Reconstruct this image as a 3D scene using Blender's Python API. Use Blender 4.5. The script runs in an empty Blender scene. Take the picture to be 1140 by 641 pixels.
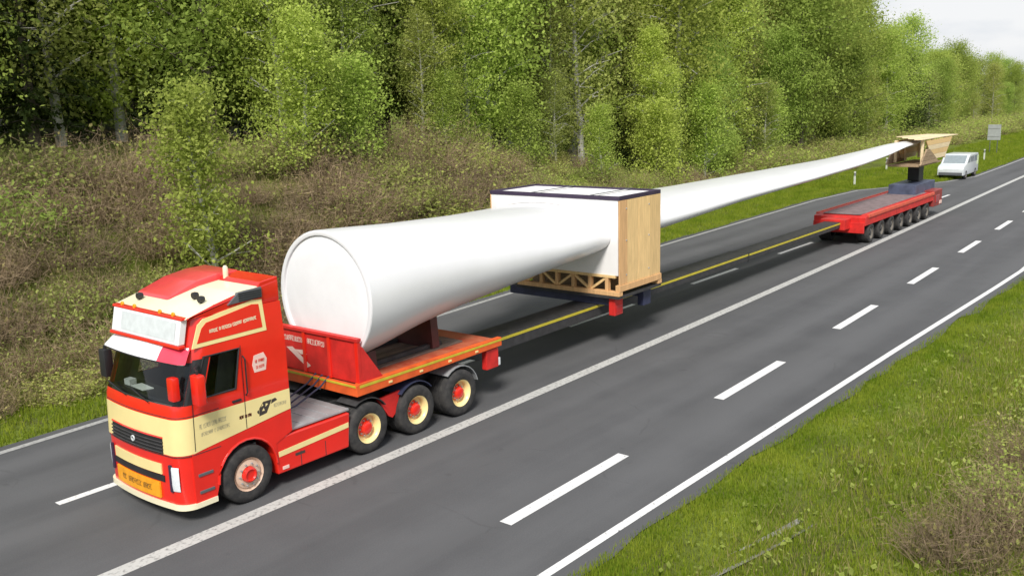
import bpy, bmesh, math, random
import numpy as np
from mathutils import Vector, Matrix
R = math.radians
sc = bpy.context.scene
col = sc.collection
random.seed(7)
rng = np.random.default_rng(11)

# ------------------------------------------------------------------ camera
cd = bpy.data.cameras.new('camera')
cam = bpy.data.objects.new('camera', cd); col.objects.link(cam)
yaw, pit, rol = 0.6816861, -0.1985824, -0.0256789
fw = Vector((math.cos(pit)*math.cos(yaw), math.cos(pit)*math.sin(yaw), math.sin(pit)))
r1 = Vector((math.sin(yaw), -math.cos(yaw), 0)); u1 = r1.cross(fw)
r2 = r1*math.cos(rol) + u1*math.sin(rol); u2 = u1*math.cos(rol) - r1*math.sin(rol)
M = Matrix((r2, u2, -fw)).transposed().to_4x4(); M.translation = Vector((-9.0498, -13.3521, 6.8378))
cam.matrix_world = M
cd.sensor_fit = 'HORIZONTAL'; cd.sensor_width = 36; cd.lens = 36*1041.16/1140
cd.clip_end = 5000
sc.camera = cam

# ------------------------------------------------------------------ light: bright overcast spring day
SUN_EL, SUN_AZ = R(46), R(212)          # azimuth in the XY plane, from +X towards +Y
w = bpy.data.worlds.new('World'); sc.world = w; w.use_nodes = True
nt = w.node_tree; nt.nodes.clear()
out = nt.nodes.new('ShaderNodeOutputWorld')
sky = nt.nodes.new('ShaderNodeTexSky'); sky.sky_type = 'NISHITA'; sky.sun_disc = False
sky.sun_elevation = SUN_EL; sky.sun_rotation = R(90) - SUN_AZ
bg1 = nt.nodes.new('ShaderNodeBackground'); bg1.inputs['Strength'].default_value = 0.11
nt.links.new(sky.outputs[0], bg1.inputs['Color'])
tc = nt.nodes.new('ShaderNodeTexCoord')
mp = nt.nodes.new('ShaderNodeMapping'); mp.inputs['Scale'].default_value = (1.6, 1.6, 5.0)
nt.links.new(tc.outputs['Generated'], mp.inputs[0])
nz = nt.nodes.new('ShaderNodeTexNoise'); nz.inputs['Scale'].default_value = 2.2; nz.inputs['Detail'].default_value = 7
nz.inputs['Roughness'].default_value = 0.55
nt.links.new(mp.outputs[0], nz.inputs[0])
cr = nt.nodes.new('ShaderNodeValToRGB')
cr.color_ramp.elements[0].position = 0.33; cr.color_ramp.elements[0].color = (0.55, 0.62, 0.73, 1)
cr.color_ramp.elements[1].position = 0.62; cr.color_ramp.elements[1].color = (0.93, 0.935, 0.95, 1)
nt.links.new(nz.outputs[0], cr.inputs[0])
bg2 = nt.nodes.new('ShaderNodeBackground'); bg2.inputs['Strength'].default_value = 0.74
nt.links.new(cr.outputs[0], bg2.inputs['Color'])
fr = nt.nodes.new('ShaderNodeValToRGB')
fr.color_ramp.elements[0].position = 0.30; fr.color_ramp.elements[0].color = (0.62,)*3 + (1,)
fr.color_ramp.elements[1].position = 0.48; fr.color_ramp.elements[1].color = (0.96,)*3 + (1,)
nt.links.new(nz.outputs[0], fr.inputs[0])
mx = nt.nodes.new('ShaderNodeMixShader')
nt.links.new(fr.outputs[0], mx.inputs[0]); nt.links.new(bg1.outputs[0], mx.inputs[1]); nt.links.new(bg2.outputs[0], mx.inputs[2])
nt.links.new(mx.outputs[0], out.inputs[0])
sd = bpy.data.lights.new('sun', 'SUN'); sd.energy = 3.4; sd.angle = R(15); sd.color = (1, 0.955, 0.89)
so = bpy.data.objects.new('sun', sd); col.objects.link(so); so.location = (0, 0, 60)
sdir = Vector((math.cos(SUN_EL)*math.cos(SUN_AZ), math.cos(SUN_EL)*math.sin(SUN_AZ), math.sin(SUN_EL)))
so.rotation_euler = sdir.to_track_quat('Z', 'Y').to_euler()
sc.view_settings.view_transform = 'Standard'; sc.view_settings.look = 'None'
sc.view_settings.exposure = 0.42; sc.view_settings.gamma = 1.0
sc.view_settings.use_curve_mapping = False
sc.cycles.max_bounces = 10; sc.cycles.diffuse_bounces = 8; sc.cycles.transmission_bounces = 8; sc.cycles.transparent_max_bounces = 12

# ------------------------------------------------------------------ helpers
def tag(o, label=None, cat=None, group=None, kind=None):
    if label: o['label'] = label
    if cat: o['category'] = cat
    if group: o['group'] = group
    if kind: o['kind'] = kind
    return o

def empty(name, loc=(0, 0, 0), rz=0.0):
    o = bpy.data.objects.new(name, None); col.objects.link(o)
    o.location = loc; o.rotation_euler = (0, 0, rz); o.empty_display_size = 0.3
    return o

def mat(name, c, rough=0.6, metal=0.0, var=0.12, scale=3.0, bump=0.0, bscale=40.0, c2=None, coat=0.0, rnd=0.0, stretch=None, spec=0.5):
    m = bpy.data.materials.new(name); m.use_nodes = True
    t = m.node_tree; b = t.nodes['Principled BSDF']
    b.inputs['Roughness'].default_value = rough; b.inputs['Metallic'].default_value = metal
    b.inputs['Coat Weight'].default_value = coat; b.inputs['Coat Roughness'].default_value = 0.08
    b.inputs['Specular IOR Level'].default_value = spec
    tcn = t.nodes.new('ShaderNodeTexCoord'); src = tcn.outputs['Object']
    if stretch:
        mpp = t.nodes.new('ShaderNodeMapping'); mpp.inputs['Scale'].default_value = stretch
        t.links.new(src, mpp.inputs[0]); src = mpp.outputs[0]
    n = t.nodes.new('ShaderNodeTexNoise'); n.inputs['Scale'].default_value = scale; n.inputs['Detail'].default_value = 6
    n.inputs['Roughness'].default_value = 0.62
    t.links.new(src, n.inputs[0])
    rp = t.nodes.new('ShaderNodeValToRGB')
    a = [x*(1-var) for x in c]; z = list(c2) if c2 else [min(1, x*(1+var)) for x in c]
    rp.color_ramp.elements[0].position = 0.32; rp.color_ramp.elements[0].color = (*a, 1)
    rp.color_ramp.elements[1].position = 0.68; rp.color_ramp.elements[1].color = (*z, 1)
    t.links.new(n.outputs[0], rp.inputs[0]); co = rp.outputs[0]
    if rnd:
        oi = t.nodes.new('ShaderNodeObjectInfo'); hs = t.nodes.new('ShaderNodeHueSaturation')
        mr = t.nodes.new('ShaderNodeMapRange'); mr.inputs[3].default_value = 1-rnd; mr.inputs[4].default_value = 1+rnd
        t.links.new(oi.outputs['Random'], mr.inputs[0]); t.links.new(mr.outputs[0], hs.inputs['Value'])
        t.links.new(co, hs.inputs['Color']); co = hs.outputs[0]
    t.links.new(co, b.inputs['Base Color'])
    if bump:
        n2 = t.nodes.new('ShaderNodeTexNoise'); n2.inputs['Scale'].default_value = bscale; n2.inputs['Detail'].default_value = 4
        t.links.new(src, n2.inputs[0])
        bp = t.nodes.new('ShaderNodeBump'); bp.inputs['Strength'].default_value = bump; bp.inputs['Distance'].default_value = 0.02
        t.links.new(n2.outputs[0], bp.inputs['Height']); t.links.new(bp.outputs[0], b.inputs['Normal'])
    return m

def leafmat(name, c, c2, trans=0.35, rnd=0.2, hue=0.011, scale=1.3):
    m = bpy.data.materials.new(name); m.use_nodes = True
    t = m.node_tree; t.nodes.clear()
    o = t.nodes.new('ShaderNodeOutputMaterial')
    g = t.nodes.new('ShaderNodeNewGeometry'); oi = t.nodes.new('ShaderNodeObjectInfo')
    n = t.nodes.new('ShaderNodeTexNoise'); n.inputs['Scale'].default_value = scale; n.inputs['Detail'].default_value = 3
    t.links.new(g.outputs['Position'], n.inputs[0])
    n2 = t.nodes.new('ShaderNodeTexNoise'); n2.inputs['Scale'].default_value = 17; n2.inputs['Detail'].default_value = 1
    t.links.new(g.outputs['Position'], n2.inputs[0])
    ad = t.nodes.new('ShaderNodeMath'); ad.operation = 'ADD'
    t.links.new(n.outputs[0], ad.inputs[0]); t.links.new(n2.outputs[0], ad.inputs[1])
    rp = t.nodes.new('ShaderNodeValToRGB')
    rp.color_ramp.elements[0].position = 0.72; rp.color_ramp.elements[0].color = (*c, 1)
    rp.color_ramp.elements[1].position = 1.28; rp.color_ramp.elements[1].color = (*c2, 1)
    hf = t.nodes.new('ShaderNodeMath'); hf.operation = 'MULTIPLY'; hf.inputs[1].default_value = 0.5
    rp.color_ramp.elements[0].position = 0.38; rp.color_ramp.elements[1].position = 0.62
    t.links.new(ad.outputs[0], hf.inputs[0]); t.links.new(hf.outputs[0], rp.inputs[0])
    hs = t.nodes.new('ShaderNodeHueSaturation')
    mv = t.nodes.new('ShaderNodeMapRange'); mv.inputs[3].default_value = 1-rnd; mv.inputs[4].default_value = 1+rnd
    t.links.new(oi.outputs['Random'], mv.inputs[0]); t.links.new(mv.outputs[0], hs.inputs['Value'])
    m7 = t.nodes.new('ShaderNodeMath'); m7.operation = 'MULTIPLY'; m7.inputs[1].default_value = 7.31
    fc = t.nodes.new('ShaderNodeMath'); fc.operation = 'FRACT'
    t.links.new(oi.outputs['Random'], m7.inputs[0]); t.links.new(m7.outputs[0], fc.inputs[0])
    mh = t.nodes.new('ShaderNodeMapRange'); mh.inputs[3].default_value = 0.5-hue; mh.inputs[4].default_value = 0.5+hue
    t.links.new(fc.outputs[0], mh.inputs[0]); t.links.new(mh.outputs[0], hs.inputs['Hue'])
    t.links.new(rp.outputs[0], hs.inputs['Color'])
    d = t.nodes.new('ShaderNodeBsdfDiffuse'); tr = t.nodes.new('ShaderNodeBsdfTranslucent')
    t.links.new(hs.outputs[0], d.inputs[0]); t.links.new(hs.outputs[0], tr.inputs[0])
    mxx = t.nodes.new('ShaderNodeMixShader'); mxx.inputs[0].default_value = trans
    t.links.new(d.outputs[0], mxx.inputs[1]); t.links.new(tr.outputs[0], mxx.inputs[2])
    t.links.new(mxx.outputs[0], o.inputs[0])
    return m

def glassmat(name, tint, rough=0.03):
    m = bpy.data.materials.new(name); m.use_nodes = True
    t = m.node_tree; t.nodes.clear()
    o = t.nodes.new('ShaderNodeOutputMaterial'); f = t.nodes.new('ShaderNodeFresnel'); f.inputs[0].default_value = 1.5
    a = t.nodes.new('ShaderNodeBsdfTransparent'); a.inputs[0].default_value = (*tint, 1)
    g = t.nodes.new('ShaderNodeBsdfGlossy'); g.inputs['Roughness'].default_value = rough
    mxx = t.nodes.new('ShaderNodeMixShader')
    t.links.new(f.outputs[0], mxx.inputs[0]); t.links.new(a.outputs[0], mxx.inputs[1]); t.links.new(g.outputs[0], mxx.inputs[2])
    t.links.new(mxx.outputs[0], o.inputs[0])
    return m

MT = {}
MT['red'] = mat('red_paint', (0.74, 0.020, 0.010), 0.28, var=0.08, scale=1.2, coat=0.7)
MT['red_trailer'] = mat('trailer_red', (0.58, 0.022, 0.018), 0.5, var=0.22, scale=2.5)
MT['orange'] = mat('orange_edge', (0.72, 0.11, 0.02), 0.5, var=0.2, scale=3)
MT['cream'] = mat('cream_paint', (0.82, 0.68, 0.31), 0.4, var=0.05, scale=1.5, coat=0.3)
MT['cream_roof'] = mat('pale_cream_paint', (0.80, 0.74, 0.52), 0.35, var=0.05, scale=1.5, coat=0.3)
MT['white'] = mat('white_paint', (0.76, 0.76, 0.77), 0.35, var=0.04, scale=2, coat=0.2)
MT['blade'] = mat('white_gelcoat', (0.74, 0.74, 0.755), 0.33, var=0.04, scale=0.6, coat=0.25)
MT['blade_end'] = mat('white_cover', (0.80, 0.80, 0.81), 0.6, var=0.04, scale=1.3, bump=0.15, bscale=3)
MT['sheet'] = mat('white_sheet', (0.80, 0.79, 0.78), 0.6, var=0.04, scale=1.2, bump=0.25, bscale=4)
MT['black'] = mat('black_plastic', (0.018, 0.018, 0.02), 0.5, var=0.2)
MT['dark'] = mat('dark_chassis', (0.035, 0.034, 0.035), 0.65, var=0.35, scale=5)
MT['navy'] = mat('navy_steel', (0.03, 0.035, 0.075), 0.5, var=0.3)
MT['purple'] = mat('dark_purple_strap', (0.035, 0.022, 0.05), 0.6, var=0.2)
MT['grey'] = mat('grey_steel', (0.36, 0.37, 0.38), 0.45, 0.3, var=0.15, bump=0.2, bscale=30)
MT['vent'] = mat('dark_grey_vent', (0.10, 0.105, 0.115), 0.45, var=0.1)
MT['rubber'] = mat('tyre_rubber', (0.022, 0.022, 0.024), 0.85, var=0.3, scale=8, c2=(0.05, 0.047, 0.044))
MT['yellow'] = mat('yellow_stripe', (0.52, 0.44, 0.035), 0.5, var=0.12, scale=6)
MT['amber'] = mat('orange_plate', (0.80, 0.34, 0.015), 0.45, var=0.12, scale=9)
MT['lamp'] = mat('lamp_lens', (0.72, 0.76, 0.78), 0.12, var=0.1, scale=20, coat=1)
MT['redlamp'] = mat('red_lens', (0.45, 0.01, 0.01), 0.15, var=0.1, coat=1)
MT['silver'] = mat('silver_face', (0.60, 0.64, 0.65), 0.3, var=0.1, scale=6)
MT['wood'] = mat('pale_plywood', (0.70, 0.48, 0.22), 0.7, var=0.14, scale=2.2, stretch=(5, 5, 0.7), rnd=0.10)
MT['wood2'] = mat('orange_timber', (0.62, 0.37, 0.17), 0.7, var=0.16, scale=2.2, stretch=(5, 5, 0.7), rnd=0.08)
MT['wood3'] = mat('brown_timber', (0.30, 0.215, 0.13), 0.8, var=0.3, scale=3, stretch=(1, 6, 6), rnd=0.15)
MT['plank'] = mat('deck_plank', (0.17, 0.125, 0.10), 0.8, var=0.35, scale=3, stretch=(1, 7, 7), rnd=0.25)
MT['dusty'] = mat('dusty_grey_rim', (0.13, 0.115, 0.095), 0.7, var=0.3, scale=5)  # dusty grey, with the shade on the bogie wheels put into the colour
MT['lining'] = mat('cab_interior', (0.11, 0.11, 0.108), 0.8, var=0.2)
MT['glass'] = glassmat('tinted_glass', (0.74, 0.80, 0.78))
MT['mark_dark'] = mat('dark_lettering', (0.05, 0.04, 0.035), 0.5, var=0.1)
MT['mark_faint'] = mat('faint_lettering', (0.50, 0.44, 0.26), 0.5, var=0.1)
MT['mark_pale'] = mat('pale_lettering', (0.78, 0.55, 0.48), 0.5, var=0.1)
MT['mark_cream'] = mat('cream_lettering', (0.80, 0.66, 0.45), 0.5, var=0.1)
MT['mark_grey'] = mat('grey_lettering', (0.20, 0.23, 0.24), 0.5, var=0.1)
MT['paper'] = mat('paper', (0.8, 0.8, 0.78), 0.8, var=0.03)
MT['post'] = mat('post_white', (0.78, 0.80, 0.72), 0.6, var=0.06)
MT['galv'] = mat('galvanised_grey', (0.45, 0.47, 0.48), 0.45, 0.4, var=0.1)
MT['bark_birch'] = mat('birch_bark', (0.42, 0.41, 0.37), 0.9, var=0.5, scale=5, stretch=(1, 1, 3))
MT['bark'] = mat('brown_bark', (0.10, 0.085, 0.065), 0.9, var=0.4, scale=5, bump=0.4)
MT['twig'] = mat('dry_twig', (0.27, 0.20, 0.12), 0.9, var=0.35, scale=2, rnd=0.25)
MT['leaf_bright'] = leafmat('leaf_bright', (0.33, 0.43, 0.075), (0.54, 0.62, 0.16), trans=0.5)
MT['leaf_mid'] = leafmat('leaf_mid', (0.29, 0.39, 0.075), (0.48, 0.57, 0.145), trans=0.5)
MT['leaf_olive'] = leafmat('leaf_olive', (0.30, 0.345, 0.09), (0.47, 0.50, 0.15), trans=0.5)
MT['leaf_dry'] = leafmat('leaf_dry', (0.17, 0.15, 0.06), (0.28, 0.24, 0.10), trans=0.25)
MT['needle'] = leafmat('needles', (0.035, 0.058, 0.018), (0.08, 0.11, 0.032), trans=0.12)
MT['grass'] = leafmat('grass_blades', (0.14, 0.225, 0.016), (0.31, 0.36, 0.045), trans=0.45, rnd=0, hue=0, scale=0.9)
MT['drygrass'] = leafmat('dry_grass_blades', (0.24, 0.23, 0.075), (0.40, 0.35, 0.15), trans=0.35, rnd=0, hue=0, scale=1.2)

class MB:
    """collects shapes and links them as ONE mesh object"""
    def __init__(s): s.bm = bmesh.new()
    def poly(s, pts): return s.bm.faces.new([s.bm.verts.new(p) for p in pts])
    def box(s, a, b, bev=0.0, top=None):
        x0, y0, z0 = a; x1, y1, z1 = b
        v = [s.bm.verts.new(p) for p in ((x0,y0,z0),(x1,y0,z0),(x1,y1,z0),(x0,y1,z0),(x0,y0,z1),(x1,y0,z1),(x1,y1,z1),(x0,y1,z1))]
        fs = [s.bm.faces.new([v[i] for i in f]) for f in ((3,2,1,0),(4,5,6,7),(0,1,5,4),(1,2,6,5),(2,3,7,6),(3,0,4,7))]
        if bev:
            es = list({e for f in fs for e in f.edges})
            bmesh.ops.bevel(s.bm, geom=es, offset=bev, segments=2, profile=0.6, affect='EDGES')
        return s
    def prism(s, pts, y0, y1, bev=0.0, axis='y'):
        """pts: outline in (x,z) [axis y], (y,z) [axis x] or (x,y) [axis z]; extruded between y0 and y1"""
        f3 = {'y': lambda p, t: (p[0], t, p[1]), 'x': lambda p, t: (t, p[0], p[1]), 'z': lambda p, t: (p[0], p[1], t)}[axis]
        A = [s.bm.verts.new(f3(p, y0)) for p in pts]; B = [s.bm.verts.new(f3(p, y1)) for p in pts]
        n = len(pts); fs = [s.bm.faces.new(A), s.bm.faces.new(B[::-1])]
        for i in range(n): fs.append(s.bm.faces.new((A[i], B[i], B[(i+1) % n], A[(i+1) % n])))
        bmesh.ops.recalc_face_normals(s.bm, faces=fs)
        if bev:
            es = list({e for f in fs for e in f.edges})
            bmesh.ops.bevel(s.bm, geom=es, offset=bev, segments=2, profile=0.6, affect='EDGES')
        return s
    def tube(s, path, rad, n=8, caps=True):
        if not isinstance(rad, (list, tuple)): rad = [rad]*len(path)
        rings = []; path = [Vector(p) for p in path]
        for i, p in enumerate(path):
            d = (path[min(i+1, len(path)-1)] - path[max(i-1, 0)]).normalized()
            a = d.cross(Vector((0, 0, 1)) if abs(d.z) < 0.9 else Vector((1, 0, 0))).normalized(); b = d.cross(a)
            rings.append([s.bm.verts.new(p + (a*math.cos(t) + b*math.sin(t))*rad[i]) for t in [2*math.pi*k/n for k in range(n)]])
        for i in range(len(rings)-1):
            for k in range(n): s.bm.faces.new((rings[i][k], rings[i][(k+1) % n], rings[i+1][(k+1) % n], rings[i+1][k]))
        if caps: s.bm.faces.new(rings[0][::-1]); s.bm.faces.new(rings[-1])
        return s
    def lathe(s, prof, c=(0, 0, 0), n=32):
        """prof: (radius, y) pairs round an axis along Y"""
        rings = []
        for r, y in prof:
            if r < 1e-5: rings.append([s.bm.verts.new((c[0], c[1]+y, c[2]))])
            else: rings.append([s.bm.verts.new((c[0]+r*math.cos(t), c[1]+y, c[2]+r*math.sin(t))) for t in [2*math.pi*k/n for k in range(n)]])
        for a, b in zip(rings, rings[1:]):
            for k in range(n):
                q = [a[k % len(a)], a[(k+1) % len(a)], b[(k+1) % len(b)], b[k % len(b)]]
                q2 = []
                for v in q:
                    if v not in q2: q2.append(v)
                if len(q2) > 2: s.bm.faces.new(q2)
        return s
    def build(s, name, m, parent=None, smooth=False, recalc=True, mats=None):
        if recalc: bmesh.ops.recalc_face_normals(s.bm, faces=s.bm.faces[:])
        me = bpy.data.meshes.new(name); s.bm.to_mesh(me); s.bm.free()
        if smooth:
            me.polygons.foreach_set('use_smooth', [True]*len(me.polygons))
            me.set_sharp_from_angle(angle=R(38))
        for mm in (mats or [m]): me.materials.append(mm)
        o = bpy.data.objects.new(name, me); col.objects.link(o)
        if parent: o.parent = parent
        return o

def npmesh(name, V, F, m, parent=None, smooth=False):
    """V (n,3); F (k,3) or (k,4)"""
    me = bpy.data.meshes.new(name); k = F.shape[1]
    me.vertices.add(len(V)); me.vertices.foreach_set('co', np.ascontiguousarray(V, dtype=np.float32).ravel())
    me.loops.add(F.size); me.loops.foreach_set('vertex_index', np.ascontiguousarray(F, dtype=np.int32).ravel())
    me.polygons.add(len(F)); me.polygons.foreach_set('loop_start', np.arange(0, F.size, k, dtype=np.int32))
    if smooth: me.polygons.foreach_set('use_smooth', np.ones(len(F), dtype=bool))
    me.update(calc_edges=True); me.validate()
    me.materials.append(m)
    o = bpy.data.objects.new(name, me); col.objects.link(o)
    if parent: o.parent = parent
    return o

def copy_thing(root, loc=None, rz=None, label=None, scale=None):
    r = root.copy(); col.objects.link(r)
    for ch in root.children:
        c = ch.copy(); col.objects.link(c); c.parent = r
        for g in ch.children:
            d = g.copy(); col.objects.link(d); d.parent = c
    if loc is not None: r.location = loc
    if rz is not None: r.rotation_euler = (0, 0, rz)
    if scale is not None: r.scale = scale
    if label: r['label'] = label
    return r

def smooth01(a, b, x):
    t = np.clip((x-a)/(b-a), 0, 1); return t*t*(3-2*t)

# ------------------------------------------------------------------ road geometry (X runs along the road, Y to its left side)
def base(s):
    s = np.asarray(s, dtype=float); q = np.clip(s, None, 72)
    y = 0.00426*q + 0.5*0.00118*q*q - 4.03e-6*q**3
    e = np.clip(s-72, 0, None)
    return y + e*0.027 + 0.5*0.00045*e*e
def lineC(s): return base(s) - 0.43
def lineR(s): return np.interp(s, [-60, 0.94, 4.6, 7, 16.4, 26.3, 30.2], [-5.3, -5.70, -5.78, -5.84, -6.06, -6.36, -6.45]) + np.where(np.asarray(s) > 30.2, base(s)-base(30.2), 0)
def lineL(s): return np.interp(s, [-60, -1.6, 29.5, 50, 57, 66, 71], [3.2, 6.33, 8.35, 9.2, 8.9, 5.3, 4.55]) + np.where(np.asarray(s) > 71, base(s)-base(71), 0)
def lineRD(s): return base(s) - 4.16
def lineLD(s): return np.interp(s, [-60, 60], [2.85, 2.8]) + 0*np.asarray(s)

def terrain(X, Y):
    X = np.asarray(X, dtype=float); Y = np.asarray(Y, dtype=float)
    eL = lineL(X) + 0.35; eR = lineR(X) - 0.42
    d = Y - eL
    h = 0.5 + 4.0*(1 - smooth01(22, 58, X))
    z = h*smooth01(2.2, 12.5, d) + np.clip(d-11, 0, 400)*0.10
    z = np.where(d > 0, z + 0.03*np.clip(d, 0, 1), 0)
    dr = eR - Y
    zr = 0.05*np.clip(dr, 0, 1) - 0.18*smooth01(0.6, 1.7, dr)*(1-smooth01(1.7, 3.2, dr)) + 0.5*smooth01(3, 9, dr) + 0.02*np.clip(dr-8, 0, 300)
    z = z + np.where(dr > 0, zr, 0)
    b = 0.05*np.sin(X*1.1+Y*0.7)*np.sin(Y*1.3-X*0.4) + 0.08*np.sin(X*0.31)*np.cos(Y*0.37+1)
    z = z + b*np.clip(np.maximum(d, dr)-0.5, 0, 3)/3
    far = smooth01(260, 900, np.hypot(X, Y))
    z = z*(1-far) + far*(22 + 9*np.sin(X*0.004+1)*np.cos(Y*0.005))
    return z - 0.035

gx = np.concatenate([np.linspace(-900, -60, 18), np.linspace(-55, -14, 30), np.linspace(-13, 70, 210), np.linspace(72, 210, 90), np.linspace(220, 1600, 50)])
gy = np.concatenate([np.linspace(-900, -60, 16), np.linspace(-55, -20, 18), np.linspace(-19.5, 26, 230), np.linspace(27, 90, 50), np.linspace(100, 1300, 40)])
GX, GY = np.meshgrid(gx, gy, indexing='ij')
GZ = terrain(GX, GY)
nx, ny = GX.shape
I = np.arange(nx*ny).reshape(nx, ny)
F = np.stack([I[:-1, :-1], I[1:, :-1], I[1:, 1:], I[:-1, 1:]], -1).reshape(-1, 4)
# ground material: meadow soil with green, straw and bare patches
gm = bpy.data.materials.new('verge_ground'); gm.use_nodes = True
t = gm.node_tree; b = t.nodes['Principled BSDF']; b.inputs['Roughness'].default_value = 0.95; b.inputs['Specular IOR Level'].default_value = 0.1
g = t.nodes.new('ShaderNodeNewGeometry')
n1 = t.nodes.new('ShaderNodeTexNoise'); n1.inputs['Scale'].default_value = 0.55; n1.inputs['Detail'].default_value = 9; n1.inputs['Roughness'].default_value = 0.7
t.links.new(g.outputs['Position'], n1.inputs[0])
rp = t.nodes.new('ShaderNodeValToRGB'); e = rp.color_ramp.elements
e[0].position = 0.3; e[0].color = (0.085, 0.070, 0.034, 1); e[1].position = 0.72; e[1].color = (0.25, 0.235, 0.08, 1)
k = e.new(0.45); k.color = (0.10, 0.125, 0.024, 1); k = e.new(0.58); k.color = (0.14, 0.18, 0.026, 1)
t.links.new(n1.outputs[0], rp.inputs[0]); t.links.new(rp.outputs[0], b.inputs['Base Color'])
n2 = t.nodes.new('ShaderNodeTexNoise'); n2.inputs['Scale'].default_value = 9; n2.inputs['Detail'].default_value = 6
t.links.new(g.outputs['Position'], n2.inputs[0])
bp = t.nodes.new('ShaderNodeBump'); bp.inputs['Distance'].default_value = 0.1; bp.inputs['Strength'].default_value = 0.8
t.links.new(n2.outputs[0], bp.inputs['Height']); t.links.new(bp.outputs[0], b.inputs['Normal'])
ground = npmesh('ground', np.stack([GX, GY, GZ], -1).reshape(-1, 3), F, gm, smooth=True); tag(ground, kind='structure')

# asphalt with wheel tracks, fine aggregate, faint stains along the lanes
am = bpy.data.materials.new('worn_asphalt'); am.use_nodes = True
t = am.node_tree; b = t.nodes['Principled BSDF']; b.inputs['Roughness'].default_value = 0.85; b.inputs['Specular IOR Level'].default_value = 0.3
g = t.nodes.new('ShaderNodeNewGeometry')
mpp = t.nodes.new('ShaderNodeMapping'); mpp.inputs['Scale'].default_value = (0.03, 0.55, 1); mpp.inputs['Rotation'].default_value = (0, 0, R(-1.5))
t.links.new(g.outputs['Position'], mpp.inputs[0])
n1 = t.nodes.new('ShaderNodeTexNoise'); n1.inputs['Scale'].default_value = 1.6; n1.inputs['Detail'].default_value = 5
t.links.new(mpp.outputs[0], n1.inputs[0])
n2 = t.nodes.new('ShaderNodeTexNoise'); n2.inputs['Scale'].default_value = 38; n2.inputs['Detail'].default_value = 3
t.links.new(g.outputs['Position'], n2.inputs[0])
n3 = t.nodes.new('ShaderNodeTexNoise'); n3.inputs['Scale'].default_value = 0.7; n3.inputs['Detail'].default_value = 6
t.links.new(g.outputs['Position'], n3.inputs[0])
m1 = t.nodes.new('ShaderNodeMath'); m1.operation = 'MULTIPLY_ADD'; m1.inputs[1].default_value = 0.40
t.links.new(n2.outputs[0], m1.inputs[0]); t.links.new(n1.outputs[0], m1.inputs[2])
m2 = t.nodes.new('ShaderNodeMath'); m2.operation = 'MULTIPLY_ADD'; m2.inputs[1].default_value = 0.45
t.links.new(n3.outputs[0], m2.inputs[0]); t.links.new(m1.outputs[0], m2.inputs[2])
rp = t.nodes.new('ShaderNodeValToRGB'); e = rp.color_ramp.elements
e[0].position = 0.66; e[0].color = (0.069, 0.070, 0.0735, 1); e[1].position = 1.0; e[1].color = (0.094, 0.095, 0.0985, 1)
t.links.new(m2.outputs[0], rp.inputs[0])
wv = t.nodes.new('ShaderNodeTexNoise'); wv.inputs['Scale'].default_value = 0.9; wv.inputs['Detail'].default_value = 3
t.links.new(g.outputs['Position'], wv.inputs[0])
wm = t.nodes.new('ShaderNodeMixRGB'); wm.inputs[0].default_value = 0.25
t.links.new(g.outputs['Position'], wm.inputs[1]); t.links.new(wv.outputs['Color'], wm.inputs[2])
vo = t.nodes.new('ShaderNodeTexVoronoi'); vo.feature = 'DISTANCE_TO_EDGE'; vo.inputs['Scale'].default_value = 0.42
t.links.new(wm.outputs[0], vo.inputs['Vector'])
c1 = t.nodes.new('ShaderNodeMapRange'); c1.inputs[1].default_value = 0.004; c1.inputs[2].default_value = 0.010; c1.inputs[3].default_value = 0.16; c1.inputs[4].default_value = 0.0
t.links.new(vo.outputs['Distance'], c1.inputs[0])
c2 = t.nodes.new('ShaderNodeMapRange'); c2.inputs[1].default_value = 0.54; c2.inputs[2].default_value = 0.60
t.links.new(n3.outputs[0], c2.inputs[0])
c3 = t.nodes.new('ShaderNodeMath'); c3.operation = 'MULTIPLY'
t.links.new(c1.outputs[0], c3.inputs[0]); t.links.new(c2.outputs[0], c3.inputs[1])
ns = t.nodes.new('ShaderNodeTexNoise'); ns.inputs['Scale'].default_value = 1.9; ns.inputs['Detail'].default_value = 2
t.links.new(g.outputs['Position'], ns.inputs[0])
c4 = t.nodes.new('ShaderNodeMapRange'); c4.inputs[1].default_value = 0.70; c4.inputs[2].default_value = 0.80; c4.inputs[4].default_value = 0.35
t.links.new(ns.outputs[0], c4.inputs[0])
c5 = t.nodes.new('ShaderNodeMath'); c5.operation = 'MAXIMUM'
t.links.new(c3.outputs[0], c5.inputs[0]); t.links.new(c4.outputs[0], c5.inputs[1])
at_ = t.nodes.new('ShaderNodeAttribute'); at_.attribute_name = 'lateral'
k1 = t.nodes.new('ShaderNodeMath'); k1.operation = 'MULTIPLY_ADD'; k1.inputs[1].default_value = 2*math.pi/1.75; k1.inputs[2].default_value = -0.3*2*math.pi/1.75
k2 = t.nodes.new('ShaderNodeMath'); k2.operation = 'COSINE'
k3 = t.nodes.new('ShaderNodeMapRange'); k3.inputs[1].default_value = -1; k3.inputs[2].default_value = 1; k3.inputs[3].default_value = 0.94; k3.inputs[4].default_value = 1.07
t.links.new(at_.outputs['Fac'], k1.inputs[0]); t.links.new(k1.outputs[0], k2.inputs[0]); t.links.new(k2.outputs[0], k3.inputs[0])
hv = t.nodes.new('ShaderNodeHueSaturation'); t.links.new(k3.outputs[0], hv.inputs['Value']); t.links.new(rp.outputs[0], hv.inputs['Color']); rp = hv
mk = t.nodes.new('ShaderNodeMixRGB'); mk.inputs[2].default_value = (0.030, 0.030, 0.031, 1)
t.links.new(c5.outputs[0], mk.inputs[0]); t.links.new(rp.outputs[0], mk.inputs[1]); t.links.new(mk.outputs[0], b.inputs['Base Color'])
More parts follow.
